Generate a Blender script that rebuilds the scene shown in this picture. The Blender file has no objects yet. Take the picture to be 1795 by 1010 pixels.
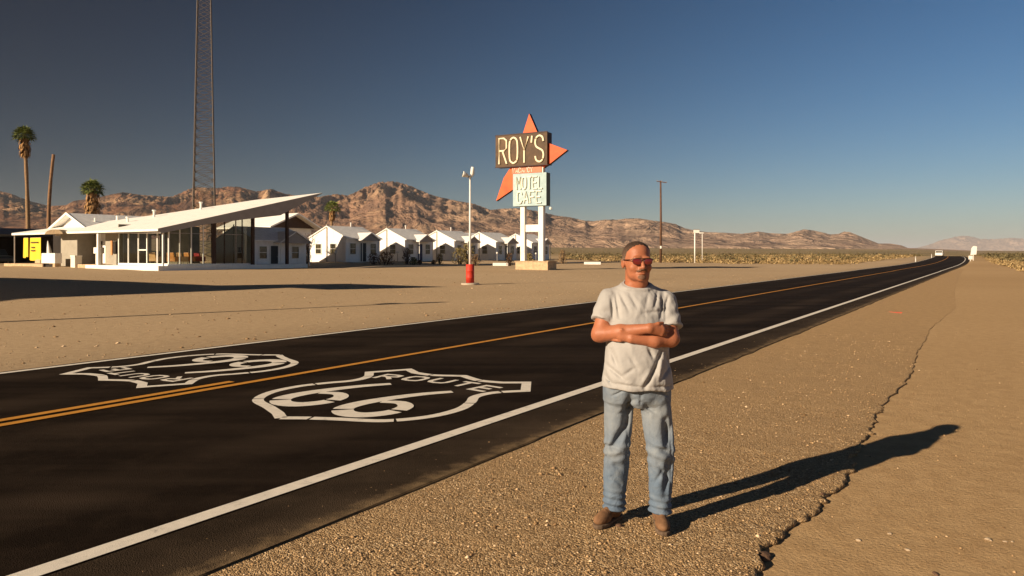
import bpy, bmesh, math, random
import numpy as np
from mathutils import Vector, Matrix, noise
random.seed(7)
R = math.radians
scene = bpy.context.scene
col = scene.collection

# ------------------------------------------------------------------ camera
CAMH = 1.65
F = 1300.0            # focal length in photo pixels (1795 wide)
HY = 445.0            # horizon row in the photo
cam_d = bpy.data.cameras.new("camera")
cam = bpy.data.objects.new("camera", cam_d)
col.objects.link(cam)
cam.location = (0, 0, CAMH)
cam.rotation_euler = (R(90), 0, 0)
cam_d.sensor_width = 36
cam_d.lens = F / 1795 * 36
cam_d.shift_y = -(505 - HY) / 1795
cam_d.clip_end = 120000
cam_d.clip_start = 0.1
scene.camera = cam

# ------------------------------------------------------------------ sky and sun
SUN_AZ = R(52)                      # the light travels towards (sin, cos) of this
SUN_EL = R(21.0)
world = bpy.data.worlds.new("World")
scene.world = world
world.use_nodes = True
wt = world.node_tree
for n in list(wt.nodes):
    wt.nodes.remove(n)
wo = wt.nodes.new("ShaderNodeOutputWorld")
wb = wt.nodes.new("ShaderNodeBackground")
sk = wt.nodes.new("ShaderNodeTexSky")
sk.sky_type = 'NISHITA'
sk.sun_disc = False
sk.sun_elevation = SUN_EL
sk.sun_rotation = SUN_AZ + math.pi
sk.air_density = 1.0
sk.dust_density = 0.4
sk.ozone_density = 4.0
hs = wt.nodes.new("ShaderNodeHueSaturation")
hs.inputs['Saturation'].default_value = 1.2
wt.links.new(sk.outputs[0], hs.inputs['Color'])
# polarised, deeper sky towards the north-west (world direction, not screen)
tc = wt.nodes.new("ShaderNodeTexCoord")
dp = wt.nodes.new("ShaderNodeVectorMath"); dp.operation = 'DOT_PRODUCT'
dp.inputs[1].default_value = Vector((-0.72, 0.0, 0.78))
wt.links.new(tc.outputs['Generated'], dp.inputs[0])
mr = wt.nodes.new("ShaderNodeMapRange")
mr.inputs['From Min'].default_value = -0.42
mr.inputs['From Max'].default_value = 0.75
mr.inputs['To Min'].default_value = 0.0
mr.inputs['To Max'].default_value = 1.0
wt.links.new(dp.outputs['Value'], mr.inputs['Value'])
rp = wt.nodes.new("ShaderNodeValToRGB")
rp.color_ramp.interpolation = 'EASE'
rp.color_ramp.elements[0].color = (0.74, 0.72, 0.73, 1)
rp.color_ramp.elements[1].color = (0.040, 0.066, 0.084, 1)
wt.links.new(mr.outputs[0], rp.inputs[0])
mx = wt.nodes.new("ShaderNodeMixRGB"); mx.blend_type = 'MULTIPLY'
mx.inputs[0].default_value = 1.0
wt.links.new(hs.outputs[0], mx.inputs[1])
wt.links.new(rp.outputs[0], mx.inputs[2])
wt.links.new(mx.outputs[0], wb.inputs['Color'])
wb.inputs['Strength'].default_value = 0.05
wt.links.new(wb.outputs[0], wo.inputs['Surface'])

sd = bpy.data.lights.new("sun", 'SUN')
sd.energy = 5.0
sd.angle = R(0.5)
sd.color = (1.0, 0.80, 0.58)
sun = bpy.data.objects.new("sun", sd)
col.objects.link(sun)
tdir = Vector((math.sin(SUN_AZ) * math.cos(SUN_EL), math.cos(SUN_AZ) * math.cos(SUN_EL), -math.sin(SUN_EL)))
sun.rotation_euler = tdir.to_track_quat('-Z', 'Y').to_euler()
sun.location = (-30, -30, 40)

scene.view_settings.view_transform = 'Standard'
scene.view_settings.look = 'None'
scene.view_settings.exposure = 0.80
scene.view_settings.gamma = 1.0
scene.cycles.use_denoising = True
scene.cycles.max_bounces = 6
scene.cycles.volume_bounces = 0

# ------------------------------------------------------------------ helpers
def tag(o, label=None, cat=None, group=None, kind=None):
    if label: o['label'] = label
    if cat: o['category'] = cat
    if group: o['group'] = group
    if kind: o['kind'] = kind
    return o

def empty(name, loc, rz=0.0):
    o = bpy.data.objects.new(name, None)
    o.empty_display_size = 0.3
    o.location = loc
    o.rotation_euler = (0, 0, rz)
    col.objects.link(o)
    return o

class MB:
    def __init__(self):
        self.v = []; self.f = []
    def add(self, vs, fs):
        b = len(self.v)
        self.v += [tuple(p) for p in vs]
        self.f += [tuple(i + b for i in f) for f in fs]
        return self
    def box(self, x0, x1, y0, y1, z0, z1):
        if x0 > x1: x0, x1 = x1, x0
        if y0 > y1: y0, y1 = y1, y0
        if z0 > z1: z0, z1 = z1, z0
        vs = [(x0,y0,z0),(x1,y0,z0),(x1,y1,z0),(x0,y1,z0),(x0,y0,z1),(x1,y0,z1),(x1,y1,z1),(x0,y1,z1)]
        return self.add(vs, [(0,3,2,1),(4,5,6,7),(0,1,5,4),(1,2,6,5),(2,3,7,6),(3,0,4,7)])
    def prism(self, poly, z0, z1, plane='xy'):
        """poly: list of 2D points; extruded from z0 to z1 along the third axis."""
        n = len(poly)
        def P(a, b, c):
            if plane == 'xy': return (a, b, c)
            if plane == 'xz': return (a, c, b)
            return (c, a, b)          # 'yz'
        vs = [P(a, b, z0) for a, b in poly] + [P(a, b, z1) for a, b in poly]
        fs = [tuple(range(n))[::-1], tuple(range(n, 2 * n))]
        fs += [(i, (i + 1) % n, n + (i + 1) % n, n + i) for i in range(n)]
        return self.add(vs, fs)
    def tube(self, pts, r, n=8, r2=None, cap=True):
        pts = [Vector(p) for p in pts]
        m = len(pts)
        rs = r if isinstance(r, (list, tuple)) else [r + ((r2 if r2 is not None else r) - r) * i / max(1, m - 1) for i in range(m)]
        vs = []
        up0 = Vector((0, 0, 1))
        for i, p in enumerate(pts):
            if i == 0: t = pts[1] - pts[0]
            elif i == m - 1: t = pts[-1] - pts[-2]
            else: t = (pts[i + 1] - pts[i]).normalized() + (pts[i] - pts[i - 1]).normalized()
            if t.length < 1e-9: t = Vector((0, 0, 1))
            t.normalize()
            ref = up0 if abs(t.z) < 0.9 else Vector((1, 0, 0))
            a = t.cross(ref).normalized(); b = t.cross(a).normalized()
            for k in range(n):
                an = 2 * math.pi * k / n
                vs.append(p + (a * math.cos(an) + b * math.sin(an)) * rs[i])
        fs = []
        for i in range(m - 1):
            for k in range(n):
                k2 = (k + 1) % n
                fs.append((i * n + k, i * n + k2, (i + 1) * n + k2, (i + 1) * n + k))
        if cap:
            fs.append(tuple(range(n))); fs.append(tuple(range((m - 1) * n, m * n))[::-1])
        return self.add(vs, fs)
    def lathe(self, prof, n=20, c=(0, 0, 0)):
        """prof: (radius, z) from bottom to top"""
        vs = []
        for r, z in prof:
            for k in range(n):
                a = 2 * math.pi * k / n
                vs.append((c[0] + r * math.cos(a), c[1] + r * math.sin(a), c[2] + z))
        fs = []
        m = len(prof)
        for i in range(m - 1):
            for k in range(n):
                k2 = (k + 1) % n
                fs.append((i * n + k, i * n + k2, (i + 1) * n + k2, (i + 1) * n + k))
        fs.append(tuple(range(n))[::-1]); fs.append(tuple(range((m - 1) * n, m * n)))
        return self.add(vs, fs)
    def build(self, name, m, parent=None, smooth=False, bevel=0.0, fix=True):
        me = bpy.data.meshes.new(name)
        me.from_pydata(self.v, [], self.f)
        if fix:
            bm = bmesh.new(); bm.from_mesh(me)
            bmesh.ops.recalc_face_normals(bm, faces=bm.faces)
            bm.to_mesh(me); bm.free()
        me.update()
        if m is not None: me.materials.append(m)
        if smooth:
            me.polygons.foreach_set('use_smooth', [True] * len(me.polygons))
        o = bpy.data.objects.new(name, me)
        col.objects.link(o)
        if parent is not None: o.parent = parent
        if bevel > 0:
            md = o.modifiers.new("bevel", 'BEVEL'); md.width = bevel; md.segments = 2
            md.limit_method = 'ANGLE'
        return o

def np_mesh(name, V, Fq, m, parent=None, smooth=False):
    me = bpy.data.meshes.new(name)
    V = np.asarray(V, dtype=np.float32); Fq = np.asarray(Fq, dtype=np.int32)
    k = Fq.shape[1]
    me.vertices.add(len(V)); me.vertices.foreach_set('co', V.ravel())
    me.loops.add(Fq.size); me.loops.foreach_set('vertex_index', Fq.ravel())
    me.polygons.add(len(Fq))
    me.polygons.foreach_set('loop_start', np.arange(0, Fq.size, k, dtype=np.int32))
    me.polygons.foreach_set('loop_total', np.full(len(Fq), k, dtype=np.int32))
    if smooth: me.polygons.foreach_set('use_smooth', np.ones(len(Fq), dtype=bool))
    me.update(calc_edges=True)
    me.validate()
    if m is not None: me.materials.append(m)
    o = bpy.data.objects.new(name, me)
    col.objects.link(o)
    if parent is not None: o.parent = parent
    return o

def copy_tree(o, parent=None):
    c = o.copy(); col.objects.link(c)
    if parent is not None: c.parent = parent
    for ch in list(o.children): copy_tree(ch, c)
    return c

# ------------------------------------------------------------------ materials
def srgb(r, g, b):
    def f(c):
        c /= 255.0
        return c / 12.92 if c <= 0.04045 else ((c + 0.055) / 1.055) ** 2.4
    return (f(r), f(g), f(b))

class M:
    """small node-graph helper"""
    def __init__(self, name, rough=0.8, spec=0.3):
        self.m = bpy.data.materials.new(name); self.m.use_nodes = True
        self.t = self.m.node_tree; self.n = self.t.nodes
        self.b = self.n['Principled BSDF']
        self.b.inputs['Roughness'].default_value = rough
        self.b.inputs['Specular IOR Level'].default_value = spec
        self.tc = self.n.new('ShaderNodeTexCoord')
        self.co = self.tc.outputs['Object']
    def link(self, a, b): self.t.links.new(a, b)
    def mapping(self, scale=(1, 1, 1), rot=(0, 0, 0)):
        mp = self.n.new('ShaderNodeMapping')
        mp.inputs['Scale'].default_value = scale; mp.inputs['Rotation'].default_value = rot
        self.link(self.co, mp.inputs['Vector']); return mp.outputs[0]
    def noise(self, scale, detail=4, rough=0.55, co=None, dist=0.0):
        t = self.n.new('ShaderNodeTexNoise')
        t.inputs['Scale'].default_value = scale; t.inputs['Detail'].default_value = detail
        t.inputs['Roughness'].default_value = rough; t.inputs['Distortion'].default_value = dist
        self.link(co or self.co, t.inputs['Vector']); return t.outputs['Fac']
    def voro(self, scale, co=None, out='Distance', feature='F1', rand=1.0):
        t = self.n.new('ShaderNodeTexVoronoi'); t.feature = feature
        t.inputs['Scale'].default_value = scale; t.inputs['Randomness'].default_value = rand
        self.link(co or self.co, t.inputs['Vector']); return t.outputs[out]
    def ramp(self, fac, stops):
        r = self.n.new('ShaderNodeValToRGB')
        els = r.color_ramp.elements
        while len(els) < len(stops): els.new(0.5)
        for e, (p, c) in zip(els, stops):
            e.position = p; e.color = tuple(c) + (1,) if len(c) == 3 else c
        self.link(fac, r.inputs[0]); return r.outputs['Color']
    def mix(self, fac, a, b, mode='MIX'):
        x = self.n.new('ShaderNodeMixRGB'); x.blend_type = mode
        for s, v in ((x.inputs[0], fac), (x.inputs[1], a), (x.inputs[2], b)):
            if isinstance(v, (int, float)): s.default_value = v
            elif isinstance(v, tuple): s.default_value = v + (1,) if len(v) == 3 else v
            else: self.link(v, s)
        return x.outputs[0]
    def math(self, op, a, b=0.0):
        x = self.n.new('ShaderNodeMath'); x.operation = op
        for s, v in ((x.inputs[0], a), (x.inputs[1], b)):
            if isinstance(v, (int, float)): s.default_value = v
            else: self.link(v, s)
        return x.outputs[0]
    def color(self, c):
        s = self.b.inputs['Base Color']
        if isinstance(c, tuple): s.default_value = c + (1,)
        else: self.link(c, s)
    def bump(self, h, strength=0.5, dist=0.02, prev=None):
        x = self.n.new('ShaderNodeBump')
        x.inputs['Strength'].default_value = strength; x.inputs['Distance'].default_value = dist
        self.link(h, x.inputs['Height'])
        if prev is not None: self.link(prev, x.inputs['Normal'])
        self.link(x.outputs[0], self.b.inputs['Normal']); return x.outputs[0]

def simple(name, c, rough=0.7, var=0.15, scale=3.0, bump=0.0, spec=0.3, metal=0.0, bscale=None):
    k = M(name, rough, spec)
    f = k.noise(scale, 5, 0.6)
    lo = tuple(x * (1 - var) for x in c); hi = tuple(min(1, x * (1 + var * 0.7)) for x in c)
    k.color(k.ramp(f, [(0.3, lo), (0.7, hi)]))
    k.b.inputs['Metallic'].default_value = metal
    if bump > 0:
        k.bump(k.noise(bscale or scale * 6, 4), bump, 0.01)
    return k.m

# ------------------------------------------------------------------ terrain
TH = math.atan(843.5 / F)
SN, CS = math.sin(TH), math.cos(TH)          # road direction d = (SN, CS), right normal n = (CS, -SN)
RZ = math.atan2(CS, SN)                       # rotation whose local +X is along the road, +Y to its left

def ss(x, a, b):
    t = np.clip((x - a) / (b - a), 0, 1); return t * t * (3 - 2 * t)
def sl(x, y): return x * SN + y * CS, x * CS - y * SN
def xy(s, l): return s * SN + l * CS, s * CS - l * SN
def dl(s): 
    q = np.clip(s - 110, 0, 161)
    return -4.0 * (q / 160) ** 2 - np.clip(s - 271, 0, 1e9) * 0.05

EX = [-900, 0, 300, 600, 1000, 1300, 1600, 1700, 1800, 2600]
EY = [48, 44, 30, 22, 13, 11, 9.5, 5.5, 5.0, 5.0]
def Hf(x, y):
    x = np.asarray(x, float); y = np.asarray(y, float)
    s, l = sl(x, y)
    h = 0.77 * ss(s, 110, 271) - 2.0 * ss(s, 285, 420) * np.exp(-((l + 8) / 70) ** 2)
    fade = 1 - ss(s, 104, 135)
    h = h + 0.30 * ss(-15 - l, 0, 35) * (0.4 + 0.6 * fade)
    h = h + 0.15 * ss(-54 - l, 0, 12) * (1 - ss(s, 40, 50))
    pad = ss(s, 50, 54) * (1 - ss(s, 104, 116))
    h = h + pad * (0.12 * (l < -50.0) + 0.33 * ss(-50 - l, 0, 8))
    yy = np.maximum(y, 60)
    az = 897.5 + F * x / yy
    E = np.interp(az, EX, EY)
    t = np.clip((y - 220) / 1900, 0, 1)
    fan = (CAMH + E * yy / F) * t ** 0.9
    return h * (1 - t) + fan
def H(x, y): return float(Hf(x, y))
def G(px, py):
    h = 0.0
    for _ in range(12):
        z = F * (CAMH - h) / (py - HY); x = (px - 897.5) / F * z
        h = 0.5 * h + 0.5 * H(x, z)
    return Vector((x, z, H(x, z)))
def AT(px, z): 
    x = (px - 897.5) / F * z
    return Vector((x, z, H(x, z)))
# ------------------------------------------------------------------ ground
def white_paint(name, c=(.82, .80, .76), v=.06):
    k = M(name, .75, .25)
    w1 = k.ramp(k.noise(1.3, 6, .7), [(.25, tuple(x * (1 - v * 2.4) for x in c)), (.55, c)])
    w2 = k.noise(1.0, 5, .7, co=k.mapping((3.5, 3.5, .35)))
    k.color(k.mix(k.ramp(w2, [(.5, (0, 0, 0)), (.72, (v * 4, v * 4, v * 4))]), w1, (.42, .33, .23)))
    k.bump(k.noise(9, 4), .15, .01)
    return k.m

def ground_mat():
    k = M('desert_sand', .95, .1)
    big = k.noise(.035, 5, .6)
    c = k.ramp(big, [(.3, (.42, .305, .18)), (.7, (.545, .41, .26))])
    # wind streaks and tyre-packed patches, stretched along the road
    st = k.noise(1.0, 6, .65, co=k.mapping((.06, .9, 1), (0, 0, -RZ)))
    c = k.mix(k.math('MULTIPLY', st, .30), c, (.34, .24, .14))
    fine = k.noise(6, 6, .75)
    c = k.mix(k.ramp(fine, [(.42, (0, 0, 0)), (.62, (.42, .42, .42))]), c, (.27, .175, .09))
    peb = k.voro(55, out='Color')
    peb2 = k.math('LESS_THAN', k.voro(26), .13)
    c = k.mix(k.math('MULTIPLY', peb, .18), c, (.6, .43, .26))
    c = k.mix(k.math('MULTIPLY', peb2, .5), c, (.22, .15, .09))
    # the dirt on the near side of the road is yellower
    dn = k.n.new('ShaderNodeVectorMath'); dn.operation = 'DOT_PRODUCT'; dn.inputs[1].default_value = (CS, -SN, 0)
    k.link(k.co, dn.inputs[0])
    nr_ = k.n.new('ShaderNodeMapRange'); nr_.inputs['From Min'].default_value = -6; nr_.inputs['From Max'].default_value = -3
    k.link(dn.outputs['Value'], nr_.inputs['Value'])
    c = k.mix(nr_.outputs[0], c, k.mix(1.0, c, (.97, .89, .75), 'MULTIPLY'))
    # plain turns olive-brown with creosote far away
    sep = k.n.new('ShaderNodeSeparateXYZ'); k.link(k.co, sep.inputs[0])
    far = k.n.new('ShaderNodeMapRange'); far.inputs['From Min'].default_value = 130; far.inputs['From Max'].default_value = 420
    k.link(sep.outputs['Y'], far.inputs['Value'])
    pl = k.noise(1.0, 6, .6, co=k.mapping((.006, .02, 1)))
    plc = k.ramp(pl, [(.35, (.16, .125, .062)), (.5, (.24, .18, .09)), (.65, (.34, .24, .135))])
    c = k.mix(far.outputs[0], c, plc)
    k.color(c)
    b = k.bump(k.noise(34, 6, .8), .6, .016)
    b = k.bump(k.noise(3.0, 5, .7), .28, .05, b)
    b = k.bump(k.voro(42), .35, .008, b)
    return k.m

def asphalt_mat(name, c1, c2, dust):
    k = M(name, .9, .03)
    st = k.noise(1.0, 5, .6, co=k.mapping((.05, 1.5, 1), (0, 0, -RZ)))
    c = k.ramp(st, [(.40, c1), (.55, tuple(a_ * .6 + b_ * .4 for a_, b_ in zip(c1, c2))), (.74, c2)])
    # paler wheel paths, worn and dusty
    dn = k.n.new('ShaderNodeVectorMath'); dn.operation = 'DOT_PRODUCT'; dn.inputs[1].default_value = (CS, -SN, 0)
    k.link(k.co, dn.inputs[0])
    wp = k.math('SINE', k.math('MULTIPLY', dn.outputs['Value'], 2 * math.pi / 1.9))
    wf = k.math('MULTIPLY', k.ramp(wp, [(.0, (0, 0, 0)), (.9, (1, 1, 1))]), k.ramp(k.noise(1.0, 5, .65, co=k.mapping((.10, .6, 1), (0, 0, -RZ))), [(.42, (0, 0, 0)), (.7, (.8, .8, .8))]))
    c = k.mix(wf, c, tuple(x * 1.9 for x in c2))
    # sand blown over the broken edge
    ed = k.n.new('ShaderNodeMapRange'); ed.inputs['From Min'].default_value = -3.72; ed.inputs['From Max'].default_value = -3.36
    k.link(dn.outputs['Value'], ed.inputs['Value'])
    sn_ = k.ramp(k.math('MULTIPLY', ed.outputs[0], k.noise(5, 6, .75)), [(.26, (0, 0, 0)), (.50, (.75, .75, .75))])
    c = k.mix(sn_, c, (.24, .165, .09))
    spots = k.noise(3.5, 5, .7)
    c = k.mix(k.ramp(spots, [(.5, (0, 0, 0)), (.75, (.5, .5, .5))]), c, dust)
    g = k.voro(160, out='Color')
    c = k.mix(k.math('MULTIPLY', g, .25), c, tuple(x * 2.2 for x in c2))
    k.color(c)
    k.b.inputs['Roughness'].default_value = .85
    b = k.bump(k.voro(130), .6, .006)
    return k.m

m_ground = ground_mat()
sv = np.concatenate([-np.geomspace(2500, 32, 12), np.arange(-28, 130, 2.0), np.arange(130, 430, 6.0), np.geomspace(430, 16500, 44)])
lv = np.concatenate([-np.geomspace(14000, 125, 38), np.arange(-120, -50.2, 2.5), [-50.02, -49.98], np.arange(-48, -12, 2.0), [-11.6, -11.4, -8, -3.6, -3.3, -2.6, -2.2, -1.5, -.75, 0, .6, 1.2, 2.0], np.arange(3, 60, 3), np.geomspace(64, 14000, 32)])

# crack between the old asphalt apron and the dirt, traced on the ground
CR_PX = [(1640,568),(1628,579),(1622,597),(1609,614),(1601,640),(1596,658),(1576,679),(1556,700),(1541,714),(1529,744),(1511,769),(1496,799),(1486,829),(1471,849),(1449,870),(1436,889),(1402,909),(1371,925),(1346,944),(1329,960),(1335,985),(1318,1010)]
CR = [G(a, b) for a, b in CR_PX]
crl = [sl(p.x, p.y) for p in CR][::-1]          # increasing s
rc = random.Random(5)
edge = [(-8.0, crl[0][1] - .10), (-4, crl[0][1] + .12), (-1, crl[0][1] - .05), (0.6, crl[0][1] + .04)]
edge += [(s, l) for s, l in crl]
s_end, l_end = edge[-1]
edge += [(s_end + 6, l_end + .2), (s_end + 18, l_end - .3), (s_end + 40, l_end - .9), (s_end + 80, l_end - 1.6)]
es = np.array([e[0] for e in edge]); el = np.array([e[1] for e in edge])
for i in range(1, len(es)):
    if es[i] <= es[i - 1]: es[i] = es[i - 1] + .01
def edge_l(s):
    return np.interp(s, es, el)
def drop(s): return np.interp(s, [-8, 2.5, 5, 9, 15, 24, 60], [.052, .044, .030, .022, .010, .0, .0])

S, L = np.meshgrid(sv, lv, indexing='ij')
Lw = L + dl(S) * np.exp(-np.abs(L + 8) / 400)
X, Y = S * SN + Lw * CS, S * CS - Lw * SN
Z = Hf(X, Y)
Z = Z - np.where((L > -11.5) & (L < -3.5), .07 + .05 * ss(S, 60, 140), 0)
Z = Z - np.where((L >= -3.5) & (L <= 12), drop(S) * (1 - ss(L, 4, 12)), 0)
rough = np.random.RandomState(1).normal(0, 1, Z.shape)
Z = Z + np.where((L > 30) | (L < -55), .05, 0.0) * rough * (np.abs(S) < 500) * (L > -200)
n0, n1 = S.shape
ii, jj = np.meshgrid(np.arange(n0 - 1), np.arange(n1 - 1), indexing='ij')
q = (ii * n1 + jj).ravel()
quads = np.stack([q, q + n1, q + n1 + 1, q + 1], 1)
gnd = np_mesh('ground', np.stack([X.ravel(), Y.ravel(), Z.ravel()], 1), quads[:, ::-1], m_ground, smooth=True)
tag(gnd, kind='structure')

def strip(name, l0, l1, s0, s1, m, dz, n=None, jag=0.0, thick=0.0, seed=1, kind='structure', fade=None):
    """a ribbon that follows the road"""
    rr = random.Random(seed)
    svv = list(np.arange(s0, min(s1, 60), .35 if jag else 2.0)) + list(np.arange(max(s0, 60), s1 + .1, 2.0))
    b = MB(); vs = []
    for i, s in enumerate(svv):
        for l in (l0, l1):
            j = rr.uniform(-jag, jag) if jag else 0
            ll = l + j + float(dl(s))
            x, y = xy(s, ll); z = H(x, y) + dz
            vs.append((x, y, z))
    fs = [(2 * i, 2 * i + 1, 2 * i + 3, 2 * i + 2) for i in range(len(svv) - 1)]
    b.add(vs, fs)
    o = b.build(name, m, fix=False)
    tag(o, kind=kind); return o

m_road = asphalt_mat('new_asphalt', (.0045, .0026, .0014), (.026, .0180, .0122), (.030, .020, .013))
m_side = asphalt_mat('dusty_asphalt', (.018, .0125, .008), (.045, .032, .021), (.06, .042, .027))
# the road: a slab with real edges, cambered sheets on top
def road_slab():
    svv = list(np.arange(-30, 60, .5)) + list(np.arange(60, 420, 3.0))
    rr = random.Random(3); vs = []
    lset = [-11.62, -11.55, -9.6, -8.02, -6, -4.13, -3.38, -3.355]
    for s in svv:
        j0 = rr.uniform(-.03, .03); j1 = rr.uniform(-.02, .03) + .015 * math.sin(s * 1.7) + .012 * math.sin(s * 4.1)
        for i, l in enumerate(lset):
            ll = l + (j0 if i < 2 else 0) + (j1 if i > 5 else 0) + float(dl(s))
            x, y = xy(s, ll)
            z = H(x, y) + (.012 if 0 < i < 7 else -.05) + .02 * (s > 80)
            vs.append((x, y, z))
    n = len(lset)
    fs = [(a * n + b, a * n + b + 1, (a + 1) * n + b + 1, (a + 1) * n + b) for a in range(len(svv) - 1) for b in range(n - 1)]
    o = MB().add(vs, fs).build('road', m_road, fix=False)
    tag(o, kind='structure')
road_slab()
def zr(s): return .012 + .02 * (s > 80)
def road_strip(name, l0, l1, s0, s1, m, dz):
    svv = sorted(set(list(np.arange(s0, s1, .5 if s1 < 62 else 3.0)) + [s1]))
    vs = []
    for s in svv:
        for l in (l0, l1):
            x, y = xy(s, l + float(dl(s))); vs.append((x, y, H(x, y) + zr(s) + dz))
    fs = [(2 * i, 2 * i + 1, 2 * i + 3, 2 * i + 2) for i in range(len(svv) - 1)]
    return MB().add(vs, fs).build(name, m, fix=False)
tag(road_strip('road_verge_asphalt', -4.03, -3.385, -30, 300, m_side, .004), kind='structure')

def paint_mat(name, c, wear=.35):
    k = M(name, .7, .25)
    n = k.noise(9, 6, .75)
    cc = k.ramp(n, [(.28, tuple(x * .45 for x in c)), (.42, tuple(x * .85 for x in c)), (.7, c)])
    cc = k.mix(k.math('MULTIPLY', k.noise(60, 3, .7), wear), cc, tuple(x * .5 for x in c))
    k.color(cc); k.bump(k.voro(130), .4, .004)
    return k.m
m_wp = paint_mat('road_white', (.78, .72, .62), .12)
m_yp = paint_mat('road_yellow', (.62, .27, .035), .3)
mark = lambda o: tag(o, kind='structure')
mark(road_strip('edge_line', -4.19, -4.05, -30, 300, m_wp, .008))
mark(road_strip('edge_line', -11.43, -11.31, -30, 300, m_wp, .008))
s_solid = sl(*G(424, 674)[:2])[0]
mark(road_strip('centre_line', -7.99, -7.87, -30, 300, m_yp, .008))
mark(road_strip('centre_line', -8.22, -8.10, -30, s_solid, m_yp, .008))

# ------------------------------------------------------------------ gravel apron between road and crack
def gravel_mat():
    k = M('gravel_apron', .93, .12)
    v = k.voro(95, out='Color'); sepc = k.n.new('ShaderNodeSeparateColor'); k.link(v, sepc.inputs[0])
    c = k.ramp(sepc.outputs[0], [(.0, (.09, .052, .024)), (.28, (.29, .190, .095)), (.65, (.44, .29, .145)), (.9, (.60, .42, .23)), (1.0, (.74, .57, .36))])
    c = k.mix(k.ramp(k.noise(1.1, 5, .65), [(.35, (.0, .0, .0)), (.7, (.55, .55, .55))]), c, (.40, .26, .128))
    d = k.voro(95, feature='DISTANCE_TO_EDGE')
    c = k.mix(k.ramp(d, [(.0, (.6, .6, .6)), (.08, (0, 0, 0))]), c, (.10, .06, .03))
    # gravel thins into plain dirt further off
    sp2 = k.n.new('ShaderNodeSeparateXYZ'); k.link(k.co, sp2.inputs[0])
    fr_ = k.n.new('ShaderNodeMapRange'); fr_.inputs['From Min'].default_value = 7; fr_.inputs['From Max'].default_value = 20
    k.link(k.math('ADD', sp2.outputs['Y'], k.math('MULTIPLY', k.noise(.5, 4), 5.0)), fr_.inputs['Value'])
    dirt = k.ramp(k.noise(6, 6, .75), [(.40, (.455, .300, .150)), (.62, (.36, .235, .115))])
    c = k.mix(fr_.outputs[0], c, dirt)
    k.color(c)
    b = k.bump(k.voro(95), .9, -.008)
    b = k.bump(k.voro(38), .5, -.008, b)
    k.bump(k.noise(2.5, 4), .4, .05, b)
    return k.m
m_gravel = gravel_mat()
def apron():
    rr = np.random.RandomState(9)
    svv = np.concatenate([np.arange(-8, 1.5, .5), np.arange(1.5, 9, .025), np.arange(9, 22, .06), np.arange(22, 96, 1.0)])
    jag = rr.normal(0, 1, len(svv)); jag = np.convolve(jag, [.25, .5, .25], 'same')
    nl = 34; vs = []
    for i, s in enumerate(svv):
        near = float(np.interp(s, [2, 6, 14, 30], [1, .8, .6, .2]))
        el_ = float(edge_l(s)) + jag[i] * .022 * near + .03 * near * math.sin(s * 7.3) * math.sin(s * 3.1)
        l0 = -3.41
        dr = float(drop(s))
        for j in range(nl):
            t = j / (nl - 3)
            if j < nl - 2:
                t = 1 - (1 - min(1, t)) ** 1.6
                l = l0 + (el_ - l0) * t; z = .0
                h = noise.noise(Vector((s * 1.3, l * 1.3, 2))) * .012 + noise.noise(Vector((s * 7, l * 7, 5))) * .006 + noise.noise(Vector((s * 22, l * 22, 5))) * .004
                z += h * near * min(1, (l - l0) / .3) + .002
                # broken edge rounds off
                e = max(0, 1 - (el_ - l) / .12)
                z += .014 * near * e * noise.noise(Vector((s * 14, l * 14, 9))) - dr * .25 * e * e
            elif j == nl - 2:
                l = el_ + .006 + abs(jag[i]) * .008; z = -dr * .62 - .002
            else:
                l = el_ - .012; z = -dr * 1.5 - .004
            x, y = xy(s, l); vs.append((x, y, H(x, y) + z))
    fs = [(a * nl + b, a * nl + b + 1, (a + 1) * nl + b + 1, (a + 1) * nl + b) for a in range(len(svv) - 1) for b in range(nl - 1)]
    o = np_mesh('gravel_shoulder', np.array(vs), np.array(fs), m_gravel, smooth=True)
    tag(o, kind='structure')
apron()

def stones(name, pts, sizes, m, flat=.6, seed=2):
    """pts (n,3); one object of many little stones"""
    rr = np.random.RandomState(seed)
    base = np.array([(1, 0, 0), (.3, .95, 0), (-.8, .6, 0), (-.8, -.6, 0), (.3, -.95, 0), (0, 0, 1), (0, 0, -.6)], float)
    tri = np.array([(0, 1, 5), (1, 2, 5), (2, 3, 5), (3, 4, 5), (4, 0, 5), (1, 0, 6), (2, 1, 6), (3, 2, 6), (4, 3, 6), (0, 4, 6)])
    n = len(pts)
    V = np.repeat(base[None], n, 0) * (1 + rr.uniform(-.25, .25, (n, 7, 1)))
    V[:, :, 0] *= rr.uniform(.8, 1.4, (n, 1)); V[:, :, 2] *= flat * rr.uniform(.7, 1.2, (n, 1))
    V *= np.asarray(sizes)[:, None, None]
    a = rr.uniform(0, 6.28, n); c, s = np.cos(a)[:, None], np.sin(a)[:, None]
    x = V[:, :, 0] * c - V[:, :, 1] * s; y = V[:, :, 0] * s + V[:, :, 1] * c
    V = np.stack([x, y, V[:, :, 2]], 2) + pts[:, None, :]
    T = tri[None] + (np.arange(n) * 7)[:, None, None]
    return np_mesh(name, V.reshape(-1, 3), T.reshape(-1, 3), m)

m_stone = M('loose_stone', .9, .15)
oi = m_stone.n.new('ShaderNodeNewGeometry')
m_stone.color(m_stone.ramp(oi.outputs['Random Per Island'], [(0, (.12, .07, .034)), (.4, (.33, .21, .105)), (.8, (.46, .31, .165)), (1, (.66, .50, .33))]))
m_stone = m_stone.m
rr = np.random.RandomState(4)
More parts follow.
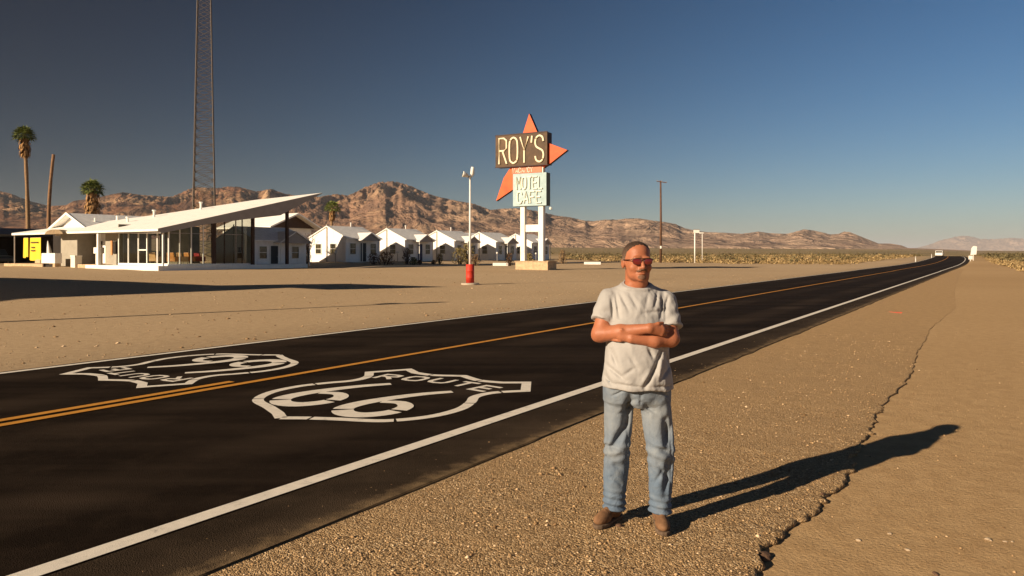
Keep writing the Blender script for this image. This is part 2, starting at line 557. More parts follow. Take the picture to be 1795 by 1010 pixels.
# on the apron: dense near the camera
N = 26000
yy = 2.4 + 13 * rr.rand(N) ** 1.9; xx = rr.uniform(-.72, .70, N) * yy
s_, l_ = sl(xx, yy)
ok = (l_ > -3.30) & (l_ < edge_l(s_) - .01)
pts = np.stack([xx, yy, Hf(xx, yy) + .003], 1)[ok]
sz = np.clip(rr.lognormal(-5.15, .40, len(pts)), .003, .018)
tag(stones('gravel', pts, sz, m_stone, .7), kind='stuff')
# sparse pebbles on the dirt to the right, across the road and the lot
N = 9000
yy = 2.4 + 16 * rr.rand(N) ** 1.6; xx = rr.uniform(-.3, .72, N) * yy
s_, l_ = sl(xx, yy)
ok = (l_ > edge_l(s_) + .02)
cl = np.array([noise.noise(Vector((a * .9, b * .9, 0))) for a, b in zip(xx, yy)])
ok &= (cl + rr.uniform(-.6, .25, N) > 0)
p2 = np.stack([xx, yy, Hf(xx, yy) - drop(s_) + .001], 1)[ok]
sz = np.clip(rr.lognormal(-5.5, .55, len(p2)), .002, .022)
tag(stones('pebbles', p2, sz, m_stone, .6, 5), kind='stuff')
N = 5000
s_ = rr.uniform(-2, 60, N); l_ = -11.7 - 36 * rr.rand(N) ** 1.7
xx, yy = xy(s_, l_)
p3 = np.stack([xx, yy, Hf(xx, yy) + .003], 1)
tag(stones('pebbles', p3, np.clip(rr.lognormal(-4.2, .5, N), .006, .05), m_stone, .55, 6), kind='stuff')
# crumbs on the asphalt edge
N = 420
s_ = rr.uniform(0, 30, N) ; l_ = -3.42 - np.abs(rr.normal(0, .22, N))
xx, yy = xy(s_, l_)
tag(stones('pebbles', np.stack([xx, yy, Hf(xx, yy) + .016], 1), np.clip(rr.lognormal(-5.6, .4, N), .002, .009), m_stone, .6, 7), kind='stuff')
# a few countable rocks on the dirt
rocks = [(1442, 866, .014, 'small dark rock lying alone on the dirt near the crack'), (1733, 938, .018, 'dark brown rock on the dirt at the right, beside two pale chips'),
         (1762, 941, .009, 'pale flat chip of stone, left one of the two beside the dark rock'), (1775, 941, .008, 'pale flat chip of stone, right one of the two beside the dark rock'),
         (1504, 938, .012, 'pale pebble half buried in the dirt below the dark shadow'), (1592, 955, .012, 'long pale chip on the dirt in the lower right foreground'),
         (1560, 927, .011, 'little brown rock on the dirt right of the pale pebble'), (1640, 996, .016, 'reddish rock with white top at the lower edge of the dirt'),
         (1085, 923, .018, 'small brown rock lying between the feet of the man'), (1340, 968, .040, 'dark lump of broken asphalt in the widest part of the crack')]
def rock(px_, py_, r, lab, seed):
    p = G(px_, py_); q = random.Random(seed)
    bm = bmesh.new(); bmesh.ops.create_icosphere(bm, subdivisions=3, radius=r)
    for v in bm.verts:
        n_ = noise.noise(v.co * (1.6 / r) * .5 + Vector((seed, 0, 0)))
        v.co *= 1 + .5 * n_; v.co.z *= .55; v.co.x *= 1.25
    me = bpy.data.meshes.new('rock'); bm.to_mesh(me); bm.free()
    pale = 'pale' in lab
    me.materials.append(simple('rock_pale' if pale else 'rock_brown', (.40, .31, .21) if pale else (.13, .075, .045), .9, .3, 60, .4))
    o = bpy.data.objects.new('rock', me); col.objects.link(o)
    s1, l1 = sl(p.x, p.y)
    on = l1 < float(edge_l(s1))
    o.location = (p.x, p.y, p.z + r * .2 - (0 if on else float(drop(s1)))); o.rotation_euler = (0, 0, seed)
    tag(o, lab, 'rock', 'loose rocks on the roadside dirt')
for i, (a, b_, r_, lab) in enumerate(rocks): rock(a, b_, r_, lab, i + 1)

# orange survey paint sprayed on the dirt
p = G(1572, 548)
k = M('orange_survey_paint', .8, .2); k.color(k.ramp(k.noise(25, 4, .7), [(.35, (.5, .28, .15)), (.5, (.85, .10, .045))]))
b = MB(); pts_ = []
for i in range(26):
    a = 2 * math.pi * i / 26; r_ = .13 * (1 + .35 * math.sin(3 * a + 1) + .2 * math.sin(7 * a))
    pts_.append((p.x + r_ * math.cos(a), p.y + 1.6 * r_ * math.sin(a)))
b.prism(pts_, p.z - .0, p.z + .006)
tag(b.build('paint_mark', k.m), kind='structure')

# ------------------------------------------------------------------ painted highway shields
def ribbon(b, pts, w, z, closed=False, dz=0.0):
    """flat mitred ribbon; w may be a list of widths"""
    n = len(pts); P = [Vector((p[0], p[1])) for p in pts]
    ws = w if isinstance(w, (list, tuple)) else [w] * n
    vs = []
    for i in range(n):
        a = P[(i - 1) % n] if (closed or i > 0) else None
        c = P[(i + 1) % n] if (closed or i < n - 1) else None
        d1 = (P[i] - a).normalized() if a is not None else None
        d2 = (c - P[i]).normalized() if c is not None else None
        if d1 is None: d1 = d2
        if d2 is None: d2 = d1
        t = (d1 + d2); t = t.normalized() if t.length > 1e-6 else d1
        nrm = Vector((-t.y, t.x)); k_ = 1 / max(.45, abs(nrm.dot(Vector((-d1.y, d1.x)))))
        for sg in (1, -1):
            q = P[i] + nrm * (sg * ws[i] / 2 * k_); vs.append((q.x, q.y, z + dz * i))
    m_ = n if closed else n - 1
    fs = [(2 * i, 2 * i + 1, 2 * ((i + 1) % n) + 1, 2 * ((i + 1) % n)) for i in range(m_)]
    b.add(vs, fs)
def spl(pts, n=6, closed=False):
    """catmull-rom"""
    out = []; m_ = len(pts)
    for i in range(m_ if closed else m_ - 1):
        p0 = pts[(i - 1) % m_] if (closed or i > 0) else pts[i]
        p1 = pts[i]; p2 = pts[(i + 1) % m_]
        p3 = pts[(i + 2) % m_] if (closed or i + 2 < m_) else p2
        for k_ in range(n):
            t = k_ / n
            out.append(tuple(.5 * ((2 * b_) + (-a_ + c_) * t + (2 * a_ - 5 * b_ + 4 * c_ - d_) * t * t + (-a_ + 3 * b_ - 3 * c_ + d_) * t ** 3) for a_, b_, c_, d_ in zip(p0, p1, p2, p3)))
    if not closed: out.append(tuple(pts[-1]))
    return out
LET = {  # letters in a 1 x 1.6 box as strokes
    'R': [[(.0, 0), (.0, 1.6), (.62, 1.6), (.95, 1.45), (.95, .98), (.62, .82), (.06, .82)], [(.45, .80), (.98, 0)]],
    'O': [[(.5, 0), (.12, .14), (0, .45), (0, 1.15), (.12, 1.46), (.5, 1.6), (.88, 1.46), (1, 1.15), (1, .45), (.88, .14), (.5, 0)]],
    'U': [[(0, 1.6), (0, .42), (.14, .12), (.5, 0), (.86, .12), (1, .42), (1, 1.6)]],
    'T': [[(-.02, 1.6), (1.02, 1.6)], [(.5, 1.52), (.5, 0)]],
    'E': [[(.98, 1.6), (0, 1.6), (0, 0), (.98, 0)], [(.08, .82), (.8, .82)]],
    'Y': [[(0, 1.6), (.5, .78), (1, 1.6)], [(.5, .76), (.5, 0)]],
    "'": [[(.35, 1.62), (.12, 1.2)]],
    'S': [[(.98, 1.25), (.86, 1.5), (.5, 1.6), (.12, 1.48), (0, 1.2), (.12, .95), (.5, .8), (.88, .66), (1, .4), (.86, .12), (.5, 0), (.12, .12), (0, .36)]],
    'V': [[(0, 1.6), (.5, 0), (1, 1.6)]],
    'A': [[(0, 0), (.5, 1.6), (1, 0)], [(.2, .52), (.8, .52)]],
    'C': [[(.98, 1.2), (.86, 1.48), (.5, 1.6), (.12, 1.46), (0, 1.15), (0, .45), (.12, .14), (.5, 0), (.86, .12), (.98, .4)]],
    'N': [[(0, 0), (0, 1.6), (1, 0), (1, 1.6)]],
    'M': [[(0, 0), (.0, 1.6), (.5, .75), (1.0, 1.6), (1.0, 0)]],
    'L': [[(0, 1.6), (0, 0), (.92, 0)]],
    'F': [[(.98, 1.6), (0, 1.6), (0, 0)], [(.08, .84), (.8, .84)]],
}
def shield(loc_s, loc_l, flip, sc=1.0):
    b = MB()
    half = [(0, -1.42), (.20, -1.30), (.52, -1.16), (.95, -.98), (1.20, -.62), (1.24, -.20), (1.12, .15), (.98, .42), (1.02, .72), (1.27, 1.00)]
    top = [(.98, 1.46), (.72, 1.30), (.40, 1.27), (.12, 1.38), (0, 1.44)]
    right = [half[0]] + spl(half[1:], 5)
    t1 = [top[0]] + spl(top[1:-1], 5)[0:] + [top[-1]]
    outline = right + t1
    left = [(-x, y) for x, y in outline[::-1][1:-1]]
    full = outline + left
    # break the line into stencil segments
    n = len(full)
    W = .118
    breaks = {int(n * f) for f in (.02, .12, .235, .345, .445, .56, .66, .78, .89)}
    seg = []
    for i in range(n + 1):
        seg.append(full[i % n])
        if i in breaks and len(seg) > 1:
            ribbon(b, seg, W, 0); a = Vector(seg[-2]); c = Vector(seg[-1]); e = Vector(full[(i + 1) % n])
            d_ = (e - c); seg = [tuple(c + d_ * min(.5, .025 / max(d_.length, 1e-3)))]
    ribbon(b, seg, W, 0)
    # 66
    for cx_ in (-.53, .44):
        path = [(.13, 1.06), (-.06, .78), (-.20, .45), (-.29, .08), (-.26, -.22), (-.07, -.39), (.16, -.36), (.30, -.12), (.25, .14), (.06, .27), (-.15, .20)]
        path = [(x + cx_, y - .55) for x, y in path]
        pp = spl(path, 5)
        m_ = len(pp)
        wd = [.12 + .10 * math.sin(math.pi * min(1, i / m_ * 1.05)) for i in range(m_)]
        g1, g2 = int(m_ * .42), int(m_ * .72)
        ribbon(b, pp[:g1 + 1], wd[:g1 + 1], .0, dz=.00006)
        ribbon(b, pp[g1 + 1:g2 + 1], wd[g1 + 1:g2 + 1], .002, dz=.00006)
        ribbon(b, pp[g2 + 1:], wd[g2 + 1:], .004, dz=.00006)
    # ROUTE on an arc
    for i, ch in enumerate('ROUTE'):
        u = (i - 2) * .385
        yb = .86 - .10 * abs(i - 2) ** 1.3 * .55
        rot = -(i - 2) * .06
        for js, st in enumerate(LET[ch]):
            q_ = []
            for x, y in st:
                x = (x - .5) * .25; y = y * .185
                q_.append((u + x * math.cos(rot) - y * math.sin(rot), yb + x * math.sin(rot) + y * math.cos(rot)))
            ribbon(b, q_, .066, .0005 + .0015 * js)
    # to world: local x -> lateral, local y -> along the road
    sg = -1 if flip else 1
    out = MB(); vs = []
    for x, y, z in b.v:
        s = loc_s + sg * y * 1.06 * sc; l = loc_l + sg * x * sc
        X_, Y_ = xy(s, l); vs.append((X_, Y_, H(X_, Y_) + .016 + z * .8))
    fs = []
    for f in b.f: fs.append(f)
    out.add(vs, fs)
    o = out.build('painted_shield', m_wp, fix=False)
    # faces up
    me = o.data
    bm = bmesh.new(); bm.from_mesh(me)
    for f in bm.faces:
        if f.normal.z < 0: f.normal_flip()
    bm.to_mesh(me); bm.free()
    return tag(o, kind='structure')
shield(6.45, -5.95, False)
shield(6.60, -9.68, True, .93)
# ------------------------------------------------------------------ mountains
def mountain_mat():
    k = M('desert_rock', .95, .08)
    c = k.ramp(k.noise(.0045, 8, .65, dist=.4), [(.36, (.075, .036, .022)), (.47, (.20, .098, .052)), (.56, (.29, .170, .092)), (.68, (.42, .27, .155))])
    dk = k.noise(.016, 7, .7)
    c = k.mix(k.ramp(dk, [(.48, (0, 0, 0)), (.60, (.75, .75, .75))]), c, (.085, .048, .032))
    sep = k.n.new('ShaderNodeSeparateXYZ'); k.link(k.co, sep.inputs[0])
    # the range gets paler and pinker to the east
    mrn = k.n.new('ShaderNodeMapRange'); mrn.inputs['From Min'].default_value = -900; mrn.inputs['From Max'].default_value = 700
    k.link(sep.outputs['X'], mrn.inputs['Value'])
    c = k.mix(k.math('MULTIPLY', mrn.outputs[0], .80), c, k.mix(k.ramp(dk, [(.40, (0, 0, 0)), (.62, (1, 1, 1))]), (.50, .365, .265), (.25, .175, .135)))
    k.color(c)
    b = k.bump(k.noise(.03, 6, .6), .6, 14)
    k.bump(k.noise(.007, 6, .6, dist=1.2), .8, 80, b)
    return k.m
SKY = [(-500,350),(-300,342),(-150,338),(-60,334),(0,335),(20,340),(50,352),(85,361),(115,360),(130,352),(165,348),(200,340),(215,337),(250,342),(300,345),(318,338),(330,332),(345,328),(380,330),(400,327),(420,328),(450,336),(475,331),(500,340),(530,344),(560,345),(590,340),(610,343),(625,336),(640,328),(665,319),(690,318),(705,321),(720,326),(740,335),(760,343),(800,352),(830,357),(860,368),(880,366),(910,365),(930,368),(950,372),(975,378),(1000,381),(1020,386),(1040,388),(1060,385),(1085,385),(1100,383),(1120,383),(1140,386),(1170,390),(1185,393),(1200,400),(1222,405),(1240,407),(1270,408),(1300,410),(1330,406),(1350,409),(1380,410),(1395,406),(1410,402),(1425,404),(1440,407),(1455,411),(1470,410),(1480,406),(1490,407),(1510,415),(1525,421),(1540,427),(1560,427),(1580,430),(1592,435),(1604,441),(1620,446),(1700,452)]
def mountains(name, sky, y0, y1, nr, step, m, zp, seed, amp=1.0, lo=-500, hi=1700):
    ax = np.arange(lo, hi, step); nx = len(ax)
    sx = [a for a, _ in sky]; sy = [HY - b for _, b in sky]
    E = np.interp(ax, sx, sy)
    r = np.linspace(0, 1, nr); yv = y0 + (y1 - y0) * r
    A, Yv = np.meshgrid((ax - 897.5) / F, yv, indexing='ij')
    Xv = A * Yv
    foot = np.interp(ax, EX, EY)
    base = Hf(Xv, Yv)
    sc = (y1 - y0)
    hn = np.zeros_like(Xv)
    for i in range(nx):
        for j in range(nr):
            p = Vector((Xv[i, j] / sc * 6.5, Yv[i, j] / sc * 5.0, seed))
            q_ = Vector((Xv[i, j] / sc * 12 + 2 * noise.noise(p * .6), Yv[i, j] / sc * 5, seed + 5))
            hn[i, j] = noise.ridged_multi_fractal(p, .75, 2.2, 6, 1.0, 2.2) * .28 + .22 * noise.ridged_multi_fractal(q_, .85, 2.1, 5, 1.0, 2.0) + .25 * noise.fractal(p * .5, .9, 2.0, 4)
    env = np.sin(np.pi * np.clip(r / (zp * 2), 0, 1)) ** .9 * (r < zp) + (r >= zp) * np.cos(np.pi / 2 * np.clip((r - zp) / (1 - zp), 0, 1)) ** .7
    u = env[None, :] * (.36 + .64 * np.clip(hn, -.2, 1.5))
    h0 = u * (E[:, None] - foot[:, None]).clip(1.5, None) / F * (y0 + sc * zp)
    top = base + h0 * 1.0
    elev = ((top - CAMH) / Yv * F).max(1)
    ratio = (E - foot).clip(.5, None) / (elev - foot).clip(.5, None)
    # several passes so that the skyline follows the range seen in the photograph
    for _ in range(6):
        top = base + h0 * ratio[:, None]
        elev = ((top - CAMH) / Yv * F).max(1)
        ratio = ratio * (1 + .8 * ((E - foot).clip(.5, None) / (elev - foot).clip(.5, None) - 1))
        ratio = np.convolve(np.pad(ratio, 2, 'edge'), [.03, .14, .66, .14, .03], 'valid')
    Zv = base + h0 * ratio[:, None] - 2.0 * (env[None, :] < .03)
    q = (np.arange(nx - 1)[:, None] * nr + np.arange(nr - 1)[None, :]).ravel()
    quads = np.stack([q, q + nr, q + nr + 1, q + 1], 1)
    o = np_mesh(name, np.stack([Xv.ravel(), Yv.ravel(), Zv.ravel()], 1), quads, m, smooth=False)
    tag(o, kind='structure'); return o
m_mtn = mountain_mat()
mountains('mountains', SKY, 1750, 3600, 170, 2.2, m_mtn, .55, 3.7)
FAR = [(1350,446),(1480,441),(1560,438),(1600,436),(1625,430),(1650,421),(1675,415),(1690,413),(1705,415),(1720,419),(1745,419),(1770,417),(1795,418),(1850,414),(1950,420),(2100,428),(2300,446)]
mountains('far_mountains', FAR, 15500, 17500, 40, 5, m_mtn, .5, 9.1, lo=1350, hi=2300)

# ------------------------------------------------------------------ shared building materials
m_white = white_paint('white_wall')
m_white2 = white_paint('white_trim', (.80, .78, .72), .05)
m_roof = white_paint('white_roof', (.88, .86, .81), .06)
def shingle(name, c):
    k = M(name, .85, .2)
    k.color(k.ramp(k.noise(2.2, 6, .7), [(.3, tuple(x * .75 for x in c)), (.7, c)]))
    w = k.n.new('ShaderNodeTexWave'); w.inputs['Scale'].default_value = 2.2; w.inputs['Distortion'].default_value = .6; w.bands_direction = 'X'
    k.link(k.co, w.inputs['Vector']); k.bump(w.outputs['Fac'], .35, .03)
    return k.m
m_shing = shingle('pale_shingle', (.86, .84, .80))
m_dkwood = simple('dark_brown_wood', (.055, .030, .018), .7, .3, 4)
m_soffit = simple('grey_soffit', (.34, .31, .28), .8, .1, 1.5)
m_dark = simple('dark_interior', (.020, .015, .011), .8, .3, 1.0)
m_inter = simple('olive_interior_wall', (.17, .145, .095), .8, .35, .8)
m_greyw = simple('grey_panel_wall', (.33, .30, .24), .85, .15, 1.2)
m_blue = simple('navy_door_paint', (.012, .014, .07), .5, .2, 3)
m_teal = simple('dark_door_paint', (.012, .016, .022), .5, .2, 3)
m_conc = simple('concrete', (.42, .36, .28), .9, .2, 2, .2)
m_tan = simple('tan_stone', (.50, .36, .22), .9, .3, 4, .4)
m_steel = simple('weathered_steel', (.30, .27, .23), .6, .25, 6, spec=.4)
m_rust = simple('faded_red_steel', (.22, .09, .055), .6, .3, 4)
m_wpole = white_paint('white_metal', (.78, .76, .70), .08)
m_trunk = simple('palm_trunk', (.27, .17, .09), .95, .3, 6, .8)
m_trunkd = simple('dead_palm_trunk', (.24, .135, .070), .95, .3, 4, .8)
m_thatch = simple('dead_frond_skirt', (.33, .185, .075), .95, .4, 5, .8)
m_polew = simple('utility_pole_wood', (.11, .055, .030), .9, .3, 3, .3)
def glass_mat():
    k = M('window_glass', .03, .5)
    t = k.n.new('ShaderNodeBsdfTransparent'); t.inputs[0].default_value = (.72, .74, .70, 1)
    g = k.n.new('ShaderNodeBsdfGlossy'); g.inputs['Roughness'].default_value = .02
    lw = k.n.new('ShaderNodeLayerWeight'); lw.inputs[0].default_value = .5
    fr = k.n.new('ShaderNodeMath'); fr.operation = 'POWER'; fr.inputs[1].default_value = 4.0
    k.link(lw.outputs['Facing'], fr.inputs[0])
    f2 = k.n.new('ShaderNodeMath'); f2.operation = 'MULTIPLY_ADD'; f2.inputs[1].default_value = .6; f2.inputs[2].default_value = .03
    k.link(fr.outputs[0], f2.inputs[0]); fr = f2
    m = k.n.new('ShaderNodeMixShader')
    k.link(fr.outputs[0], m.inputs[0]); k.link(t.outputs[0], m.inputs[1]); k.link(g.outputs[0], m.inputs[2])
    out = k.n['Material Output']; k.link(m.outputs[0], out.inputs['Surface'])
    return k.m
m_glass = glass_mat()
k = M('dark_pane', .08, .6); k.color(k.ramp(k.noise(1.4, 3), [(.35, (.018, .016, .010)), (.65, (.09, .075, .035))])); m_pane = k.m

# ------------------------------------------------------------------ the office with its wing roof
OB = Vector((-27.9, 58.5, 0.30))
off = empty('motel_office', OB, RZ)
tag(off, 'white motel office with huge upswept wing roof over glass walls', 'building')
MB().box(0, 15.2, 0, 11, -.35, .38).build('slab', m_white2, off, bevel=.02)
MB().box(1.0, 9.2, .35, 7.6, .38, .50).build('sill', m_white2, off)
# roof: top plane z = 3.35 + .234 x, wedge-shaped fascia
rp_ = [(0, 0, .38), (4, 0, .52), (8, 0, .85), (12, 0, 1.25), (17.05, 0, .06), (14.6, 7.0, .35), (7.8, 12.4, .35), (4.4, 17.4, .30), (0, 24.6, .14)]
b = MB()
top = [(x, y, 3.35 + .234 * x) for x, y, t in rp_]
bot = [(x + (.25 if i in (0, 8) else 0), y + (.05 if 0 < i < 4 else 0), 3.35 + .234 * x - t) for i, (x, y, t) in enumerate(rp_)]
n = len(rp_)
vs = top + bot + [(7.5, 5.5, 3.35 + .234 * 7.5 - .35)]
fs = [tuple(range(n))] + [(i, n + i, n + (i + 1) % n, (i + 1) % n) for i in range(1, 4)] + [(i, n + i, n + (i + 1) % n, (i + 1) % n) for i in (0, 4, 5, 6, 7, 8)]
fs += [(n + (i + 1) % n, n + i, 2 * n) for i in range(n)]
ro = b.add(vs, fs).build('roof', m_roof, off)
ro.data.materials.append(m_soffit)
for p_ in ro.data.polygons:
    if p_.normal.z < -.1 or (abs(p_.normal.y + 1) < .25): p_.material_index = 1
MB().box(-.06, .02, -.02, 24.4, 3.14, 3.33).build('fascia_board', m_white2, ro)
for (x, y, r_, h) in ((9.6, 8.6, .10, .62), (6.2, 10.8, .10, .55), (3.9, 11.2, .10, .35)):
    MB().lathe([(r_, 0), (r_, h), (r_ * 1.7, h + .02), (r_ * 1.7, h + .14)], 10, (x, y, 3.33 + .234 * x)).build('vent_pipe', m_white2, ro)
# gabled part behind
b = MB()
g_pts = [(22.05, 3.35), (18.05, 5.02), (14.05, 3.35), (14.05, 3.50), (18.05, 5.20), (22.05, 3.50)]
b.prism(g_pts, 1.9, 10.4, 'yz')
ug = b.build('gable_roof', m_shing, off)
MB().prism([(21.55, 3.1), (18.05, 4.98), (14.55, 3.1)], 2.5, 2.9, 'yz').build('gable_wall', m_white, ug)
for sg in (-1, 1):
    a_ = (18.05 + sg * 4.02, 3.32); c_ = (18.05, 5.05)
    MB().prism([a_, c_, (c_[0], c_[1] + .22), (a_[0], a_[1] + .22)], 1.84, 1.895, 'yz').build('bargeboard', m_white2, ug)
MB().lathe([(.10, 0), (.10, .55)], 10, (3.6, 16.2, 4.2)).build('vent_pipe', m_white2, ug)
MB().lathe([(.13, 0), (.13, .85), (.15, .9)], 10, (5.4, 15.6, 4.1)).build('vent_pipe', m_white2, ug)
# glass walls
def plane_z(x): return 3.35 + .234 * x
def gz(x): return plane_z(x) - float(np.interp(x, [0, 4, 8, 12, 17.05], [.38, .52, .85, 1.25, .06])) + .02
gx0, gx1, gy0, gy1 = 1.2, 9.07, .5, 7.4
MB().add([(gx0, gy0 + .03, .5), (gx0, gy1 + .4, .5), (gx0, gy1 + .4, 3.2), (gx0, gy0 + .03, 3.2)], [(0, 1, 2, 3)]).build('glass_wall', m_glass, off, fix=False)
MB().add([(gx0 + .03, gy0, .5), (4, gy0, .5), (8, gy0, .5), (gx1, gy0, .5), (gx1, gy0, gz(gx1)), (8, gy0, gz(8)), (4, gy0, gz(4)), (gx0 + .03, gy0, gz(gx0))], [(0, 1, 2, 3, 4, 5, 6, 7)]).build('glass_wall', m_glass, off, fix=False)
MB().add([(gx1, gy0 + .03, .5), (gx1, 7.0, .5), (gx1, 7.0, gz(gx1)), (gx1, gy0 + .03, gz(gx1))], [(0, 1, 2, 3)]).build('glass_wall', m_glass, off, fix=False)
for y in (7.8, 6.3, 4.8, 3.54, 2.06, .5):
    MB().box(gx0 - .05, gx0 + .05, y - .05, y + .05, .5, 3.35).build('mullion', m_white2, off)
MB().box(gx0 - .04, gx0 + .04, 3.6, 4.75, 1.62, 1.72).build('door_bar', m_white2, off)
MB().box(gx0 - .06, gx0 + .08, .5, 7.85, .40, .56).build('window_ledge', m_white2, off)
for x, c_ in ((2.16, m_white2), (3.2, m_white2), (4.3, m_white2), (6.36, m_dkwood), (7.5, m_steel), (8.16, m_dkwood)):
    MB().box(x - .035, x + .035, gy0 - .04, gy0 + .04, .5, gz(x)).build('mullion', c_, off)
MB().box(5.1, 5.5, gy0 - .06, gy0 + .07, .5, gz(5.3)).build('mullion', m_dkwood, off)
MB().box(1.3, 8.2, gy0 - .03, gy0 + .03, 3.0, 3.06).build('transom', m_steel, off)
for x in (9.07, 12.9):
    MB().box(x - .13, x + .13, .12, .34, .38, gz(x)).build('post', m_dkwood, off)
MB().box(.12, .36, 9.1, 9.34, .0, 3.2).build('post', m_white2, off)
MB().box(.5, .62, .2, .32, .38, 3.15).build('post', m_white2, off)
# interior and rear walls
b = MB(); b.box(1.25, 4.2, 7.9, 8.0, .38, 3.9).box(5.5, 9.0, 7.9, 8.0, .38, 3.9).box(4.2, 5.5, 7.9, 8.0, .38, 1.6).box(4.2, 5.5, 7.9, 8.0, 3.0, 3.9)
b.build('back_wall', m_inter, off)
MB().box(5.0, 5.15, 3.6, 7.9, .5, 3.6).build('partition', m_inter, off)
MB().box(1.6, 1.7, 7.9, 10.7, .2, 3.3).build('side_wall', m_greyw, off)
pf = MB().box(1.53, 1.6, 8.75, 9.35, 1.35, 2.45).build('picture_frame', m_dark, off)
MB().box(1.53, 1.6, 9.5, 9.75, 1.25, 2.5).build('notice_strip', simple('orange_notice', (.55, .25, .10), .8, .3, 8), off)
MB().box(4.0, 4.1, 10.7, 25, .2, 3.4).build('rear_wall', m_dark, off)
MB().box(2.5, 2.6, 10.7, 14.0, .1, 3.2).build('porch_wall', m_white, off)
for y in (11.3, 13.3):
    MB().box(2.42, 2.5, y - .45, y + .45, .1, 2.5).build('door', m_dkwood, off)
MB().box(.9, 2.6, 14.1, 17.0, .0, 3.15).build('stone_bay', m_greyw, off)
b = MB(); ap = [(14.0, 3.12)] + [(15.55 - 1.6 * math.cos(a), 3.12 + .42 * math.sin(a)) for a in np.linspace(.1, math.pi - .1, 12)] + [(17.15, 3.12)]
b.prism(ap, -.42, .2, 'yz').build('arched_cap', simple('brown_stone_cap', (.26, .19, .11), .9, .3, 3), off)
MB().box(.3, 2.4, 9.6, 13.8, -.2, .42).build('step', m_tan, off)
MB().box(-.4, 3.4, 17.2, 25.2, -.3, .42).build('planter_wall', m_tan, off, bevel=.03)
MB().box(2.2, 2.3, 20.5, 24.8, .42, 1.15).build('bench_rail', m_tan, off)
MB().box(.15, .25, 24.3, 24.4, .3, 3.15).build('post', m_steel, off)
# things in and around the office
def box_thing(name, label, cat, loc, parts, group=None):
    e = empty(name, loc, RZ)
    tag(e, label, cat, group)
    for nm, bx, m_ in parts:
        MB().box(*bx).build(nm, m_, e, bevel=.012)
    return e
def OL(x, y, z=0.0):
    return Vector((OB.x + x * SN - y * CS, OB.y + x * CS + y * SN, OB.z + z))
m_cream = simple('cream_laminate', (.72, .68, .58), .6, .08, 2)
box_thing('counter', 'white front counter standing before the arched stone bay of the office', 'counter', OL(-.95, 14.2, -.05),
          [('counter_top', (0, .6, 0, 2.4, .55, 1.45), m_white2), ('leg', (.05, .5, .1, .5, -.1, .55), m_tan), ('leg', (.05, .5, 2.1, 2.35, -.1, .55), m_dkwood), ('shelf', (.15, .5, .6, 2.0, -.1, .45), m_dark)])
box_thing('ice_chest', 'tall cream ice chest left of the thick white porch post', 'ice chest', OL(.1, 12.9, -.05),
          [('cabinet', (0, .6, 0, .75, 0, 1.15), m_cream), ('lid', (-.03, .63, -.03, .78, 1.15, 1.25), m_white2)])
box_thing('water_dispenser', 'white box on a narrow stand between the two porch doors', 'dispenser', OL(1.4, 11.6, .42),
          [('stand', (.1, .5, .1, .55, 0, .95), m_cream), ('tank', (0, .6, 0, .7, .95, 1.5), m_white2)])
m_orange = simple('orange_vinyl', (.50, .22, .06), .5, .2, 4)
m_redv = simple('red_vinyl', (.26, .02, .02), .5, .2, 4)
m_tanv = simple('tan_vinyl', (.55, .34, .16), .5, .2, 4)
for (x, y, m_, a_, lab) in ((2.3, 4.2, m_tanv, .3, 'tan armchair inside the office behind the white framed glass door'), (2.2, 1.5, m_orange, .4, 'orange armchair in the near glass corner of the office'),
                        (3.0, 1.4, m_tanv, 0, 'tan armchair behind the second pane of the shaded glass wall'), (3.8, 1.6, m_orange, .3, 'orange armchair behind the third pane of the shaded glass wall'),
                        (4.6, 1.4, m_redv, .2, 'dark red armchair beside the wide dark mullion in the office')):
    e = empty('armchair', OL(x, y, .5), RZ + a_); tag(e, lab, 'armchair', 'armchairs in the office lobby')
    MB().box(-.32, .32, -.32, .32, .22, .45).build('seat', m_, e, bevel=.05)
    MB().prism([(-.30, .35), (-.18, .35), (-.28, .95), (-.40, .95)], -.32, .32, 'xz').build('backrest', m_, e, bevel=.04)
    for sy in (-1, 1):
        MB().box(-.3, .3, sy * .32 - .05, sy * .32 + .05, .2, .62).build('armrest', m_, e, bevel=.03)
        for sx in (-1, 1):
            MB().tube([(sx * .27, sy * .28, 0), (sx * .25, sy * .27, .24)], .02, 6).build('leg', m_steel, e)
# yellow banners under the eave
m_yel = simple('yellow_vinyl', (.80, .52, .03), .6, .1, 1.5)
def banner(y0, y1, z0, z1, lab, lines):
    e = empty('banner', OL(.35, (y0 + y1) / 2, z0), RZ); tag(e, lab, 'banner', 'yellow banners under the office eave')
    b = MB(); w = (y1 - y0) / 2; h = z1 - z0; n_ = 9; vs = []
    for off_ in (-.012, .012):
        for i in range(n_ + 1):
            for j in range(5):
                yy_ = -w + 2 * w * i / n_; zz_ = h * j / 4
                vs.append((off_ + .05 * math.sin(i * 1.3) * (1 - j / 4), yy_, zz_ + (.06 * math.sin(i * .7) if j == 0 else 0)))
    fs = []
    N_ = (n_ + 1) * 5
    for o_ in (0, N_):
        for i in range(n_):
            for j in range(4): fs.append((o_ + i * 5 + j, o_ + (i + 1) * 5 + j, o_ + (i + 1) * 5 + j + 1, o_ + i * 5 + j + 1))
    b.add(vs, fs); b.build('cloth', m_yel, e)
    for i, (a_, c_, z_) in enumerate(lines):
        MB().box(-.10, -.07, a_, c_, z_, z_ + .10).build('printed_line', m_dkwood, e)
    MB().tube([(0, -w, h + .02), (0, w, h + .02)], .02, 6).build('rod', m_steel, e)
banner(19.55, 21.6, .75, 2.85, 'wide yellow banner with dark printed lines hanging under the eave', [(-.65, .75, 1.62), (.0, .65, 1.15), (-.1, .7, .85)])
